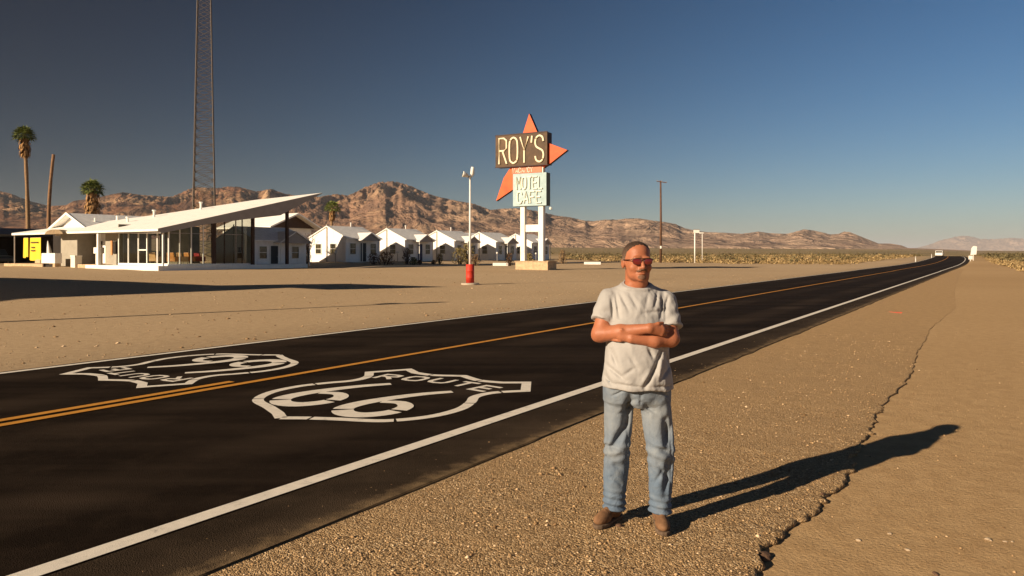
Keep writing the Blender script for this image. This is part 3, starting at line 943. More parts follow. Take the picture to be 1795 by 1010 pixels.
banner(22.0, 22.9, 1.0, 2.85, 'narrow yellow banner hanging at the far left under the eave', [])
e = empty('closed_parasol', OL(.6, 18.3, .42), RZ); tag(e, 'closed white parasol leaning on the planter wall right of the banners', 'parasol')
MB().tube([(0, .5, 2.2), (0, 0, .1)], .025, 6).build('pole', m_steel, e)
MB().tube([(0, .48, 2.1), (0, .30, 1.5), (0, .12, .8), (0, .03, .30)], [.04, .16, .24, .14], 10).build('canopy', m_white2, e, smooth=True)

# ------------------------------------------------------------------ cabins
def cabin(k0, l0, D, W, door, windows, porch, doorm, label, gwin=(1.9, 4.2), zp=None, pipe=None):
    """gable end faces down the road; local x along the road, y away from it"""
    x0 = -17.94 + k0 * SN + (l0) * CS; y0 = 80.0 + k0 * CS - (l0) * SN
    zb = zp if zp is not None else H(x0 - 1 * CS, y0 + 1 * SN)
    e = empty('cabin', (x0, y0, zb), RZ)
    tag(e, label, 'cabin', 'white motel cabins in a row')
    EH, RH = 2.62, 3.85
    b = MB()
    b.prism([(0, -.5), (W, -.5), (W, EH), (W / 2, RH), (0, EH)], 0, D, 'yz')
    b.build('wall', m_white, e)
    b = MB(); o_ = .32; sl_ = (RH - EH) / (W / 2)
    b.prism([(-o_, EH - o_ * sl_ + .02), (W / 2, RH + .02), (W + o_, EH - o_ * sl_ + .02), (W + o_, EH - o_ * sl_ + .14), (W / 2, RH + .15), (-o_, EH - o_ * sl_ + .14)], -.12, D + .15, 'yz')
    rf = b.build('roof', m_shing, e)
    # porch gable over the door
    pc, ph = porch; pz_ = EH + .02
    b = MB(); pr = .55 * ph
    b.prism([(pc - ph - .1, pz_ - .30), (pc, pz_ - .25 + pr), (pc + ph + .1, pz_ - .30), (pc + ph + .1, pz_ - .20), (pc, pz_ - .13 + pr), (pc - ph - .1, pz_ - .20)], -1.05, W * .42, 'xz')
    pf_ = b.build('porch_roof', m_shing, e)
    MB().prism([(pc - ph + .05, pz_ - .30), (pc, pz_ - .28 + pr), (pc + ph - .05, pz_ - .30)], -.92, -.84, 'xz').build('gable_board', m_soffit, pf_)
    for sx in (-1, 1):
        MB().tube([(pc + sx * (ph - .1), -.85, -.05), (pc + sx * (ph - .1), -.85, pz_ - .28)], .05, 6).build('porch_post', m_white2, e)
    dd = MB().box(door - .44, door + .44, -.05, .0, .05, 2.08).build('door', doorm, e)
    MB().box(door + .32, door + .38, -.10, -.05, 1.0, 1.06).build('handle', m_steel, dd)
    b = MB().box(door - .52, door - .44, -.07, .0, .0, 2.16).box(door + .44, door + .52, -.07, .0, .0, 2.16).box(door - .52, door + .52, -.075, .0, 2.08, 2.17)
    b.build('door_frame', m_white2, e)
    def win(cx, cz, w, h, face):
        b = MB(); t = .06
        if face == 'side':
            p = MB().box(cx - w / 2, cx + w / 2, -.012, .0, cz - h / 2, cz + h / 2).build('window', m_pane, e)
            b.box(cx - w / 2 - t, cx - w / 2, -.05, 0, cz - h / 2 - t, cz + h / 2 + t).box(cx + w / 2, cx + w / 2 + t, -.05, 0, cz - h / 2 - t, cz + h / 2 + t)
            b.box(cx - w / 2, cx + w / 2, -.05, 0, cz + h / 2, cz + h / 2 + t).box(cx - w / 2 - .1, cx + w / 2 + .1, -.09, 0, cz - h / 2 - t, cz - h / 2)
            b.box(cx - w / 2, cx + w / 2, -.035, -.013, cz - .02, cz + .02)
        else:
            p = MB().box(-.012, 0, cx - w / 2, cx + w / 2, cz - h / 2, cz + h / 2).build('window', m_pane, e)
            b.box(-.05, 0, cx - w / 2 - t, cx - w / 2, cz - h / 2 - t, cz + h / 2 + t).box(-.05, 0, cx + w / 2, cx + w / 2 + t, cz - h / 2 - t, cz + h / 2 + t)
            b.box(-.05, 0, cx - w / 2, cx + w / 2, cz + h / 2, cz + h / 2 + t).box(-.09, 0, cx - w / 2 - .1, cx + w / 2 + .1, cz - h / 2 - t, cz - h / 2)
            b.box(-.035, -.013, cx - w / 2, cx + w / 2, cz - .02, cz + .02)
        b.build('window_frame', m_white2, p)
    for wx in windows: win(wx, 1.45, .85, 1.15, 'side')
    for wy in gwin: win(wy, 1.45, .85, 1.05, 'gable')
    MB().box(-.09, -.03, W / 2 - .05, W / 2 + .05, .0, RH + .3).build('downpipe', m_greyw, e)
    if pipe: MB().lathe([(.06, 0), (.06, .45), (.1, .46), (.1, .55)], 8, (pipe, W / 2, RH + .05)).build('vent_pipe', m_white2, rf)
    MB().box(-.3, D + .2, -1.2, W, -.6, .0).build('foundation', m_conc, e)
    return e
cabin(-11.9, 0, 6.4, 5.7, 2.4, (1.1, 5.0), (4.3, 1.9), m_teal, 'white cabin partly hidden by the wing roof, with the widest porch gable', gwin=(1.9,))
cabin(0, 0, 5.3, 5.7, 2.62, (1.05, 4.2), (2.9, 1.35), m_teal, 'first full cabin right of the office, tree shadows on its sunlit gable', pipe=3.6)
cabin(9.6, 0, 5.3, 5.7, 2.7, (1.05, 4.2), (2.9, 1.35), m_blue, 'second full cabin from the office, with the bright navy door', gwin=(1.9,), pipe=3.4)
cabin(19.2, 0, 5.3, 5.7, 2.7, (1.05, 4.2), (3.0, 1.35), m_teal, 'third cabin, standing behind the white lamp pole with red base', gwin=(1.9,), pipe=3.0)
cabin(28.8, 0, 5.3, 5.7, 2.7, (1.05, 4.2), (2.9, 1.35), m_teal, 'fourth cabin, left of the two legs of the tall sign', gwin=(1.9,))
cabin(38.4, 0, 5.3, 5.7, 2.7, (1.05, 4.3), (3.0, 1.35), m_teal, 'last cabin at the right end of the row, under the tall sign', gwin=(2.2,))

def plain_house(name, label, loc, parts):
    e = empty(name, loc, RZ); tag(e, label, 'building'); return e
# house behind the office
p = AT(551, 95); e = plain_house('house', 'raised back house with dark gable seen above the office slab', p, None)
MB().box(-7.0, 0.0, .6, 9.0, -.5, 4.35).build('wall', m_white, e)
b = MB(); b.prism([(-7.6, 4.0), (-3.3, 5.75), (.5, 4.0), (.5, 4.18), (-3.3, 5.95), (-7.6, 4.18)], -.9, 9.4, 'xz').build('roof', m_roof, e)
MB().prism([(-7.0, 4.1), (-3.3, 5.7), (.0, 4.1)], .0, .1, 'xz').build('gable_board', m_dkwood, e)
for x in (-5.6, -2.6): 
    w_ = MB().box(x - .6, x + .6, .56, .6, 1.2, 2.6).build('window', m_pane, e)
# long low house behind the third cabin
p = AT(800, 112); e = plain_house('long_house', 'long low white house behind the cabins left of the sign', p, None)
Z0 = p.z
MB().box(0, 9.0, 0, 6.0, -.5, 3.1).build('wall', m_white, e)
MB().prism([(-.4, 3.0), (3.0, 4.1), (6.4, 3.0), (6.4, 3.15), (3.0, 4.28), (-.4, 3.15)], -.4, 9.6, 'yz').build('roof', m_roof, e)
w_ = MB().box(1.2, 2.4, -.04, 0, 1.0, 2.2).build('window', m_pane, e)
# dark carport at the far left with a parked car under it
p = AT(-20, 84); e = empty('carport', p, RZ); tag(e, 'low dark building with blue roof at the left edge behind the office', 'building')
m_broof = simple('dark_blue_roof', (.018, .032, .065), .6, .3, 1)
MB().box(-3, 9, -5.2, 9, 3.3, 4.0).build('roof', m_broof, e, bevel=.03)
MB().box(6.5, 6.8, -5, 9, -.3, 3.3).build('wall', m_dark, e)
MB().box(-3, 6.5, 8.6, 9, -.3, 3.3).build('wall', m_dark, e)
for y in (-4.8, 0, 5): MB().box(-2.8, -2.6, y - .1, y + .1, -.3, 3.3).build('post', m_dkwood, e)
# ------------------------------------------------------------------ implicit surfaces for the person
def surface_nets(Fv, xs, ys, zs):
    nx, ny, nz = Fv.shape
    ins = Fv < 0
    c = [(i, j, k) for i in (0, 1) for j in (0, 1) for k in (0, 1)]
    cnt = sum(ins[i:nx - 1 + i, j:ny - 1 + j, k:nz - 1 + k].astype(np.int8) for i, j, k in c)
    act = (cnt > 0) & (cnt < 8)
    idx = np.argwhere(act)
    I, J, K = idx.T
    pos = np.zeros((len(idx), 3)); num = np.zeros(len(idx))
    for a in range(3):
        o = [b for b in range(3) if b != a]
        for u in (0, 1):
            for w in (0, 1):
                d0 = [0, 0, 0]; d0[o[0]] = u; d0[o[1]] = w
                d1 = list(d0); d1[a] = 1
                f0 = Fv[I + d0[0], J + d0[1], K + d0[2]]; f1 = Fv[I + d1[0], J + d1[1], K + d1[2]]
                m = (f0 < 0) != (f1 < 0)
                t = np.where(m, f0 / np.where(m, f0 - f1, 1), 0)
                p0 = np.stack([xs[I + d0[0]], ys[J + d0[1]], zs[K + d0[2]]], 1)
                p1 = np.stack([xs[I + d1[0]], ys[J + d1[1]], zs[K + d1[2]]], 1)
                pos += np.where(m[:, None], p0 + (p1 - p0) * t[:, None], 0); num += m
    V = pos / num[:, None]
    vid = np.full(act.shape, -1, dtype=np.int64); vid[I, J, K] = np.arange(len(idx))
    faces = []
    for a in range(3):
        o = [(1, 2), (2, 0), (0, 1)][a]
        sh = [nx, ny, nz]
        sl0 = [slice(1, n - 1) for n in sh]; sl1 = [slice(1, n - 1) for n in sh]
        sl0[a] = slice(0, sh[a] - 1); sl1[a] = slice(1, sh[a])
        A = ins[tuple(sl0)]; B = ins[tuple(sl1)]
        for flip, mask in ((False, A & ~B), (True, ~A & B)):
            q = np.argwhere(mask)
            off = [1, 1, 1]; off[a] = 0
            q = q + np.array(off)
            vs = []
            for du, dw in ((-1, -1), (0, -1), (0, 0), (-1, 0)):
                p = q.copy(); p[:, o[0]] += du; p[:, o[1]] += dw
                vs.append(vid[p[:, 0], p[:, 1], p[:, 2]])
            fq = np.stack(vs, 1)
            if flip: fq = fq[:, ::-1]
            fq = fq[(fq >= 0).all(1)]
            faces.append(fq)
    return V, np.concatenate(faces)

def smin(a, b, k):
    h = np.clip(0.5 + 0.5 * (b - a) / k, 0, 1)
    return b + (a - b) * h - k * h * (1 - h)
def smax(a, b, k): return -smin(-a, -b, k)
def cone(P, a, b, r1, r2, sc=(1, 1, 1)):
    a = np.array(a, float); b = np.array(b, float); sc = np.array(sc, float)
    ba = (b - a); L = (ba * ba).sum()
    X, Y, Z = P
    dx, dy, dz = X - a[0], Y - a[1], Z - a[2]
    h = np.clip((dx * ba[0] + dy * ba[1] + dz * ba[2]) / L, 0, 1)
    dx = (dx - h * ba[0]) / sc[0]; dy = (dy - h * ba[1]) / sc[1]; dz = (dz - h * ba[2]) / sc[2]
    return np.sqrt(dx * dx + dy * dy + dz * dz) - (r1 + (r2 - r1) * h)
def ell(P, c, r):
    X, Y, Z = P
    a, b, d = (X - c[0]) / r[0], (Y - c[1]) / r[1], (Z - c[2]) / r[2]
    k0 = np.sqrt(a * a + b * b + d * d) + 1e-9
    k1 = np.sqrt((a / r[0]) ** 2 + (b / r[1]) ** 2 + (d / r[2]) ** 2) + 1e-9
    return k0 * (k0 - 1) / k1
def stack(P, rows, n=2.3):
    """rows: (z, cx, cy, half width, half depth)"""
    X, Y, Z = P
    rows = sorted(rows)
    zz = [r[0] for r in rows]
    cx, cy, a, b = [np.interp(Z, zz, [r[i] for r in rows]) for i in (1, 2, 3, 4)]
    q = (np.abs((X - cx) / a) ** n + np.abs((Y - cy) / b) ** n) ** (1 / n)
    d = (q - 1) * np.minimum(a, b)
    return np.maximum(d, np.maximum(zz[0] - Z, Z - zz[-1]))
def crease(P, a, b, w, A):
    """a valley of depth A (negative: a ridge) along a-b"""
    a = np.array(a, float); b = np.array(b, float); ba = b - a; L = (ba * ba).sum()
    X, Y, Z = P
    dx, dy, dz = X - a[0], Y - a[1], Z - a[2]
    h = np.clip((dx * ba[0] + dy * ba[1] + dz * ba[2]) / L, 0, 1)
    d2 = (dx - h * ba[0]) ** 2 + (dy - h * ba[1]) ** 2 + (dz - h * ba[2]) ** 2
    return A * np.exp(-d2 / (w * w)) * (0.35 + 0.65 * np.sin(np.pi * np.clip(h, 0.04, 0.96)))
def wav(P, sx, sy, sz, seed):
    X, Y, Z = P
    r = np.random.RandomState(seed)
    out = 0
    for k in range(5):
        a = r.uniform(-1, 1, 3); ph = r.uniform(0, 6.28)
        out = out + np.sin(X * sx * a[0] * 2 + Y * sy * a[1] * 2 + Z * sz * a[2] * 2 + ph + 1.3 * np.sin(X * sx * .6 + Z * sz * .5 + k))
    return out / 5
def grid(xs, ys, zs): 
    return np.meshgrid(xs.astype(np.float32), ys.astype(np.float32), zs.astype(np.float32), indexing='ij')
def sdf_obj(name, fn, xs, ys, zs, m, parent=None):
    P = grid(xs, ys, zs)
    V, Fq = surface_nets(fn(P), xs, ys, zs)
    o = np_mesh(name, V, Fq, m, parent, smooth=True)
    return o

HC = np.array([-0.010, -0.035, 1.602]); PSI = R(9)
cp_, sp_ = math.cos(PSI), math.sin(PSI)
def to_head(P):
    X, Y, Z = P
    dx, dy, dz = X - HC[0], Y - HC[1], Z - HC[2]
    return (dx * cp_ + dy * sp_, -dx * sp_ + dy * cp_, dz)
def from_head(p):
    x, y, z = p
    return (HC[0] + x * cp_ - y * sp_, HC[1] + x * sp_ + y * cp_, HC[2] + z)
def head_sdf(Q):
    x, y, z = Q
    ax = np.abs(x); S = (ax, y, z)
    d = ell(Q, (0, .018, .030), (.077, .097, .084))
    d = smin(d, ell(Q, (0, .005, .058), (.066, .080, .052)), .02)
    d = smin(d, ell(Q, (0, -.016, -.030), (.067, .076, .082)), .03)
    d = smin(d, ell(Q, (0, -.026, -.078), (.059, .062, .040)), .025)
    d = smin(d, ell(Q, (0, -.078, -.100), (.024, .020, .020)), .02)
    d = smin(d, ell(S, (.026, -.086, .020), (.026, .012, .010)), .014)      # brow
    d = smin(d, ell(S, (.042, -.062, -.036), (.024, .022, .024)), .02)      # cheeks
    d = smax(d, -ell(S, (.030, -.104, .000), (.019, .017, .013)), .012)     # sockets
    d = smin(d, ell(S, (.030, -.082, .000), (.014, .012, .012)), .004)      # eyeballs and lids
    d = smin(d, cone(Q, (0, -.090, .006), (0, -.112, -.034), .008, .0125), .008)
    d = smin(d, ell(S, (.012, -.101, -.038), (.009, .010, .008)), .005)
    d = smin(d, ell(Q, (0, -.090, -.052), (.030, .013, .012)), .010)        # upper lip
    d = smin(d, ell(Q, (0, -.093, -.0595), (.025, .009, .005)), .004)
    d = smin(d, ell(Q, (0, -.091, -.072), (.022, .010, .006)), .005)
    d = smax(d, -ell(Q, (0, -.104, -.0655), (.026, .010, .0018)), .002)     # mouth line
    d = smax(d, -cone(S, (.020, -.098, -.040), (.034, -.080, -.066), .002, .002), .006)
    ear = smax(ell(S, (.080, .014, -.012), (.011, .021, .032)), -ell(S, (.092, .008, -.012), (.008, .012, .020)), .004)
    d = smin(d, ear, .006)
    return d
def arms(P):
    a = cone(P, (-.168, .012, 1.365), (-.226, -.045, 1.172), .050, .049)
    a = smin(a, cone(P, (-.226, -.045, 1.168), (-.120, -.122, 1.188), .048, .044), .02)
    a = smin(a, cone(P, (-.120, -.122, 1.188), (.032, -.198, 1.218), .043, .027, (1, .85, 1)), .02)
    a = smin(a, ell(P, (-.250, -.040, 1.150), (.020, .025, .022)), .02)
    # right hand, back of the hand outwards, fingers tucked behind the other arm
    h = cone(P, (.040, -.199, 1.217), (.098, -.180, 1.204), .028, .030, (1, .55, 1.1))
    for i, z in enumerate((1.230, 1.213, 1.195, 1.178)):
        ln = (.95, 1.05, 1.0, .82)[i]
        k1 = (.106, -.174, z); k2 = (.106 + .032 * ln, -.152, z - .001); k3 = (.106 + .048 * ln, -.126, z - .004)
        h = smin(h, cone(P, k1, k2, .0105, .0095), .004)
        h = np.minimum(h, cone(P, k2, k3, .0093, .0078))
        h = smin(h, ell(P, (.104, -.184, z), (.010, .007, .008)), .004)
    h = smin(h, cone(P, (.056, -.194, 1.232), (.084, -.190, 1.244), .013, .011), .008)
    h = smin(h, cone(P, (.084, -.190, 1.244), (.112, -.172, 1.246), .0105, .0085), .003)
    a = smin(a, h, .010)
    b = cone(P, (.165, .012, 1.36), (.172, -.098, 1.150), .050, .050)
    b = smin(b, cone(P, (.172, -.098, 1.146), (.070, -.142, 1.142), .048, .042), .02)
    b = smin(b, cone(P, (.070, -.142, 1.140), (-.062, -.158, 1.155), .041, .028), .02)
    g = cone(P, (-.066, -.160, 1.160), (-.118, -.150, 1.170), .028, .028, (1, .62, 1.1))
    for i, z in enumerate((1.194, 1.176, 1.158, 1.141)):
        k1 = (-.122, -.148, z); k2 = (-.154, -.124, z); k3 = (-.166, -.098, z - .002)
        g = smin(g, cone(P, k1, k2, .0102, .0092), .004)
        g = np.minimum(g, cone(P, k2, k3, .009, .0075))
    g = smin(g, cone(P, (-.084, -.160, 1.184), (-.120, -.166, 1.206), .012, .009), .006)
    b = smin(b, g, .010)
    return smin(a, b, .003)
def legs_axis():
    return [((-.100, .045, .80), (-.112, .050, .455), (-.116, .105, .10)),
            ((.100, .020, .80), (.128, -.015, .455), (.133, .030, .10))]
def body_fn(P):
    X, Y, Z = P
    d = stack(P, [(.79, 0, .03, .15, .09), (.86, 0, .02, .165, .11), (1.0, 0, 0, .165, .13), (1.2, 0, 0, .168, .118), (1.33, 0, .01, .175, .10), (1.41, -.002, .02, .150, .075), (1.45, -.005, .02, .07, .055)], 2.2)
    d = smin(d, arms(P), .012)
    d = smin(d, cone(P, (-.006, .016, 1.41), (-.010, .004, 1.545), .068, .062), .03)
    d = smin(d, cone(P, (.010, -.045, 1.475), (.016, -.075, 1.505), .040, .036), .022)   # under the chin
    d = smin(d, head_sdf(to_head(P)), .012)
    for hip, kn, an in legs_axis():
        d = smin(d, cone(P, (hip[0] * .85, hip[1] + .02, hip[2] + .03), (kn[0], kn[1] + .012, kn[2]), .050, .042), .02)
        d = smin(d, cone(P, (kn[0], kn[1] + .012, kn[2]), an, .042, .034), .02)
    return d

rs_ = np.random.RandomState(3)
SH_CREASES = []
def C(x0, z0, x1, z1, w, A, y=-.15):
    SH_CREASES.append(((x0, y, z0), (x1, y, z1), w, A))
def px(a): return (a - 1118) * .003423
def pz(b): return 1.65 - (b - 445) * .003423
for x0, y0, x1, y1, w, A in [
    (1085, 515, 1098, 545, .010, .009), (1078, 512, 1082, 556, .009, .010), (1070, 520, 1072, 555, .008, .008),
    (1100, 512, 1112, 540, .010, .007), (1150, 512, 1140, 540, .009, .009), (1158, 516, 1152, 555, .009, .010),
    (1132, 515, 1125, 540, .010, .006), (1120, 548, 1150, 545, .010, .006), (1168, 520, 1160, 545, .008, .010),
    (1152, 612, 1135, 650, .012, .013), (1140, 640, 1122, 674, .012, .014), (1128, 606, 1138, 625, .011, .009),
    (1070, 612, 1078, 640, .011, .008), (1064, 640, 1090, 662, .012, .010), (1068, 668, 1110, 672, .010, .007),
    (1150, 660, 1172, 640, .012, .011), (1095, 618, 1110, 640, .011, .006), (1160, 615, 1168, 640, .012, .010),
    (1085, 655, 1105, 640, .010, .006), (1140, 672, 1170, 676, .009, .006), (1058, 655, 1070, 672, .012, .009),
    (1108, 560, 1120, 520, .014, -.004), (1150, 630, 1146, 660, .012, -.008), (1130, 645, 1116, 668, .012, -.006)]:
    C(px(x0), pz(y0), px(x1), pz(y1), w, A)
def shirt_fn(P):
    X, Y, Z = P
    d = stack(P, [(.80, -.005, .005, .207, .150), (.86, -.005, .0, .207, .156), (.93, -.003, -.004, .198, .160), (1.0, -.002, -.008, .187, .158), (1.10, -.002, -.008, .182, .150), (1.22, -.002, -.004, .186, .142), (1.33, -.003, .004, .194, .126), (1.385, -.004, .012, .176, .108), (1.42, -.005, .018, .132, .090), (1.450, -.006, .015, .100, .084), (1.462, -.006, .015, .085, .080)], 2.25)
    for sg in (-1, 1):
        d = smin(d, cone(P, (sg * .070, .016, 1.418), (sg * .160, .014, 1.362), .046, .056), .025)
    # sleeves
    for a, b, r1, r2, sgn in (((-.168, .012, 1.370), (-.220, -.036, 1.248), .063, .068, -1), ((.165, .012, 1.362), (.183, -.072, 1.208), .064, .067, 1)):
        ax = np.array(b) - np.array(a); ax = ax / np.linalg.norm(ax)
        s = cone(P, a, np.array(b) + ax * .05, r1, r2)
        t = (X - a[0]) * ax[0] + (Y - a[1]) * ax[1] + (Z - a[2]) * ax[2]
        L = np.linalg.norm(np.array(b) - np.array(a))
        s = s + .0035 * np.sin(t * 95 + 60 * X + 25 * Y) * np.clip(t / .12, 0, 1)
        s = s - .003 * np.exp(-((t - L + .012) / .009) ** 2)
        cut = t - L - .006 * np.sin(14 * (X + Y))
        s = smax(s, cut, .004)
        d = smin(d, s, .022)
    # arms press the cloth: folds across the belly
    low = np.clip((1.14 - Z) / .10, 0, 1)
    d = d + .0055 * wav(P, 16, 16, 9, 5) + low * .006 * wav(P, 34, 30, 16, 8) + .0028 * wav(P, 52, 50, 26, 2) + .0016 * wav(P, 90, 80, 50, 21)
    for a, b, w, A in SH_CREASES:
        A2 = crease((X, Y * 0 - .15, Z), a, b, w, A * 1.5) * np.clip(-Y / .05, 0, 1)
        d = d + A2
    # shoulder seams and chest pocket
    for a, b in (((-.150, 0, 1.42), (-.158, 0, 1.27)), ((.150, 0, 1.41), (.140, 0, 1.25))):
        d = d + crease((X, Y * 0, Z), a, b, .007, .007) * (Y < .05)
    for a, b in (((.020, 0, 1.325), (.105, 0, 1.332)), ((.020, 0, 1.325), (.020, 0, 1.24)), ((.105, 0, 1.332), (.108, 0, 1.24))):
        d = d + crease((X, Y * 0, Z), a, b, .003, .0035) * (Y < 0)
    # neck hole
    ztop = 1.441 + .36 * (Y + .07)
    outer = smax(cone(P, (-.006, .000, 1.37), (-.006, .018, 1.50), .082, .0765), 1.37 - Z, .01)
    d = smin(d, outer, .022)
    inner = smax(cone(P, (-.006, -.002, 1.36), (-.006, .020, 1.52), .0705, .0705), 1.37 - Z, .004)
    d = smax(d, -inner, .003)
    d = smax(d, Z - ztop, .003)
    d = d + .0022 * np.exp(-((ztop - .020 - Z) / .0035) ** 2)
    # hem
    d = smax(d, (.843 - .03 * X + .004 * np.sin(30 * X)) - Z, .004)
    d = d - .0025 * np.exp(-((Z - .866) / .004) ** 2) * 0 + .002 * np.exp(-((Z - .872 + .03 * X) / .005) ** 2)
    return d
def jeans_fn(P):
    X, Y, Z = P
    d = stack(P, [(.725, -.002, .04, .120, .105), (.755, -.002, .035, .185, .130), (.80, -.002, .025, .196, .138), (.86, -.004, .015, .198, .145), (.90, -.004, .01, .19, .14)], 2.3)
    legs = []
    specs = [
        [(.84, -.085, .035, .100), (.76, -.101, .045, .092), (.64, -.110, .045, .084), (.455, -.116, .045, .077), (.30, -.119, .075, .072), (.16, -.122, .100, .066), (.085, -.124, .105, .067)],
        [(.84, .090, .030, .100), (.76, .103, .022, .093), (.64, .116, .005, .089), (.455, .132, -.015, .079), (.30, .136, .000, .071), (.16, .136, .020, .064), (.09, .136, .025, .065)]]
    for i, sp in enumerate(specs):
        rows = [(z, cx, cy, r, r * 1.08) for z, cx, cy, r in sp]
        hem = (.082, .088)[i]
        rows.append((.05, rows[-1][1], rows[-1][2], rows[-1][3], rows[-1][4]))
        l = stack(P, rows, 2.1)
        l = smax(l, hem + .004 * np.sin(25 * X) - Z, .004)
        # stacking folds above the shoe and behind the knee
        a = np.clip((.24 - Z) / .14, 0, 1)
        l = l + a * .006 * np.sin(Z * 150 + 18 * X + 12 * Y + i)
        kz = np.exp(-((Z - .455) / .07) ** 2)
        l = l + kz * .0045 * np.sin(Z * 95 + 35 * (X if i else -X) + i * 2)
        legs.append(l)
    lg = np.minimum(legs[0], legs[1])
    d = smin(d, lg, .030)
    d = d + .0035 * wav(P, 20, 20, 9, 11) + .0022 * wav(P, 45, 45, 26, 12)
    for a, b, w, A in [((-.01, -.10, .80), (-.09, -.10, .745), .012, .008), ((.0, -.10, .775), (.085, -.10, .725), .012, .009),
                       ((-.05, -.10, .84), (-.078, -.10, .60), .024, .022), ((-.078, -.06, .62), (-.15, -.06, .48), .022, .022),
                       ((.150, -.10, .66), (.160, -.10, .50), .022, .022), ((.165, -.10, .42), (.150, -.10, .20), .020, .016), ((.10, -.10, .50), (.17, -.10, .47), .012, .010),
                       ((-.17, -.05, .49), (-.08, -.05, .47), .012, .008), ((-.16, -.02, .40), (-.09, -.02, .34), .014, .007),
                       ((.10, -.08, .40), (.17, -.08, .30), .014, .008), ((.0, -.12, .87), (.0, -.12, .75), .007, .006),
                       ((-.075, -.1, .86), (-.165, -.1, .80), .005, .006), ((.075, -.1, .86), (.165, -.1, .80), .005, .006),
                       ((-.186, -.05, .80), (-.178, -.05, .15), .006, .004), ((-.060, -.05, .70), (-.075, -.05, .15), .005, .0035),
                       ((.182, -.05, .80), (.185, -.05, .15), .006, .004), ((.055, -.05, .70), (.085, -.05, .15), .005, .0035),
                       ((.02, -.10, .745), (.10, -.10, .70), .010, .007), ((-.02, -.10, .74), (-.12, -.10, .69), .010, .006),
                       ((.13, -.10, .36), (.09, -.10, .28), .012, .007), ((-.15, -.02, .30), (-.08, -.02, .24), .012, .007)]:
        d = d + crease((X, Y * 0 + a[1], Z), a, b, w, A) * 1.5 * np.clip((.08 - Y) / .05, 0, 1)
    return d
def fixed(V, Fq):
    a, b, c = V[Fq[:, 0]], V[Fq[:, 1]], V[Fq[:, 2]]
    c2 = V[Fq[:, 3]]
    vol = (np.einsum('ij,ij->i', a, np.cross(b, c)) + np.einsum('ij,ij->i', a, np.cross(c, c2))).sum()
    return Fq if vol > 0 else Fq[:, ::-1]
_sn = surface_nets
def surface_nets(Fv, xs, ys, zs):
    V, Fq = _sn(Fv, xs, ys, zs)
    return V, fixed(V, Fq)

def skin_mat():
    k = M('skin', 0.52, 0.35)
    f = k.noise(38, 5, .6); g = k.noise(9, 3)
    c = k.ramp(g, [(.3, (.33, .118, .055)), (.7, (.41, .160, .082))])
    c = k.mix(k.math('MULTIPLY', f, .55), c, (.24, .075, .038))
    k.color(c)
    k.b.inputs['Subsurface Weight'].default_value = .12
    k.b.inputs['Subsurface Radius'].default_value = (.012, .005, .003)
    b = k.bump(k.noise(160, 4, .7), .35, .002)
    k.bump(k.noise(30, 4, .6), .35, .006, b)
    return k.m
def cloth_mat():
    k = M('grey_jersey', 0.92, 0.12)
    c = k.ramp(k.noise(6, 4), [(.3, (.29, .285, .28)), (.7, (.37, .36, .35))])
    c = k.mix(k.math('MULTIPLY', k.noise(260, 2), .22), c, (.30, .29, .27))
    k.color(c)
    k.b.inputs['Sheen Weight'].default_value = .15
    b = k.bump(k.noise(420, 2), .25, .001)
    k.bump(k.noise(11, 3, .5, dist=.4), .55, .02, b)
    return k.m
def denim_mat():
    k = M('faded_denim', 0.9, 0.15)
    base = k.ramp(k.noise(7, 6, .65, dist=.6), [(.25, (.050, .080, .130)), (.5, (.110, .150, .205)), (.75, (.195, .225, .255))])
    sep = k.n.new('ShaderNodeSeparateXYZ'); k.link(k.co, sep.inputs[0])
    # worn pale thighs and knees
    g = k.ramp(sep.outputs['Z'], [(.30, (0, 0, 0)), (.46, (.5, .5, .5)), (.52, (.2, .2, .2)), (.68, (.75, .75, .75)), (.84, (.25, .25, .25))])
    w = k.math('MULTIPLY', g, k.noise(4, 3))
    c = k.mix(w, base, (.38, .36, .30))
    wv = k.n.new('ShaderNodeTexNoise'); wv.inputs['Scale'].default_value = 60
    k.link(k.mapping((1, 1, .12)), wv.inputs['Vector'])
    c = k.mix(k.math('MULTIPLY', wv.outputs['Fac'], .35), c, (.12, .17, .24))
    k.color(c)
    b = k.bump(k.noise(350, 2), .3, .001)
    k.bump(k.noise(13, 3, .5, dist=.5), .6, .02, b)
    return k.m

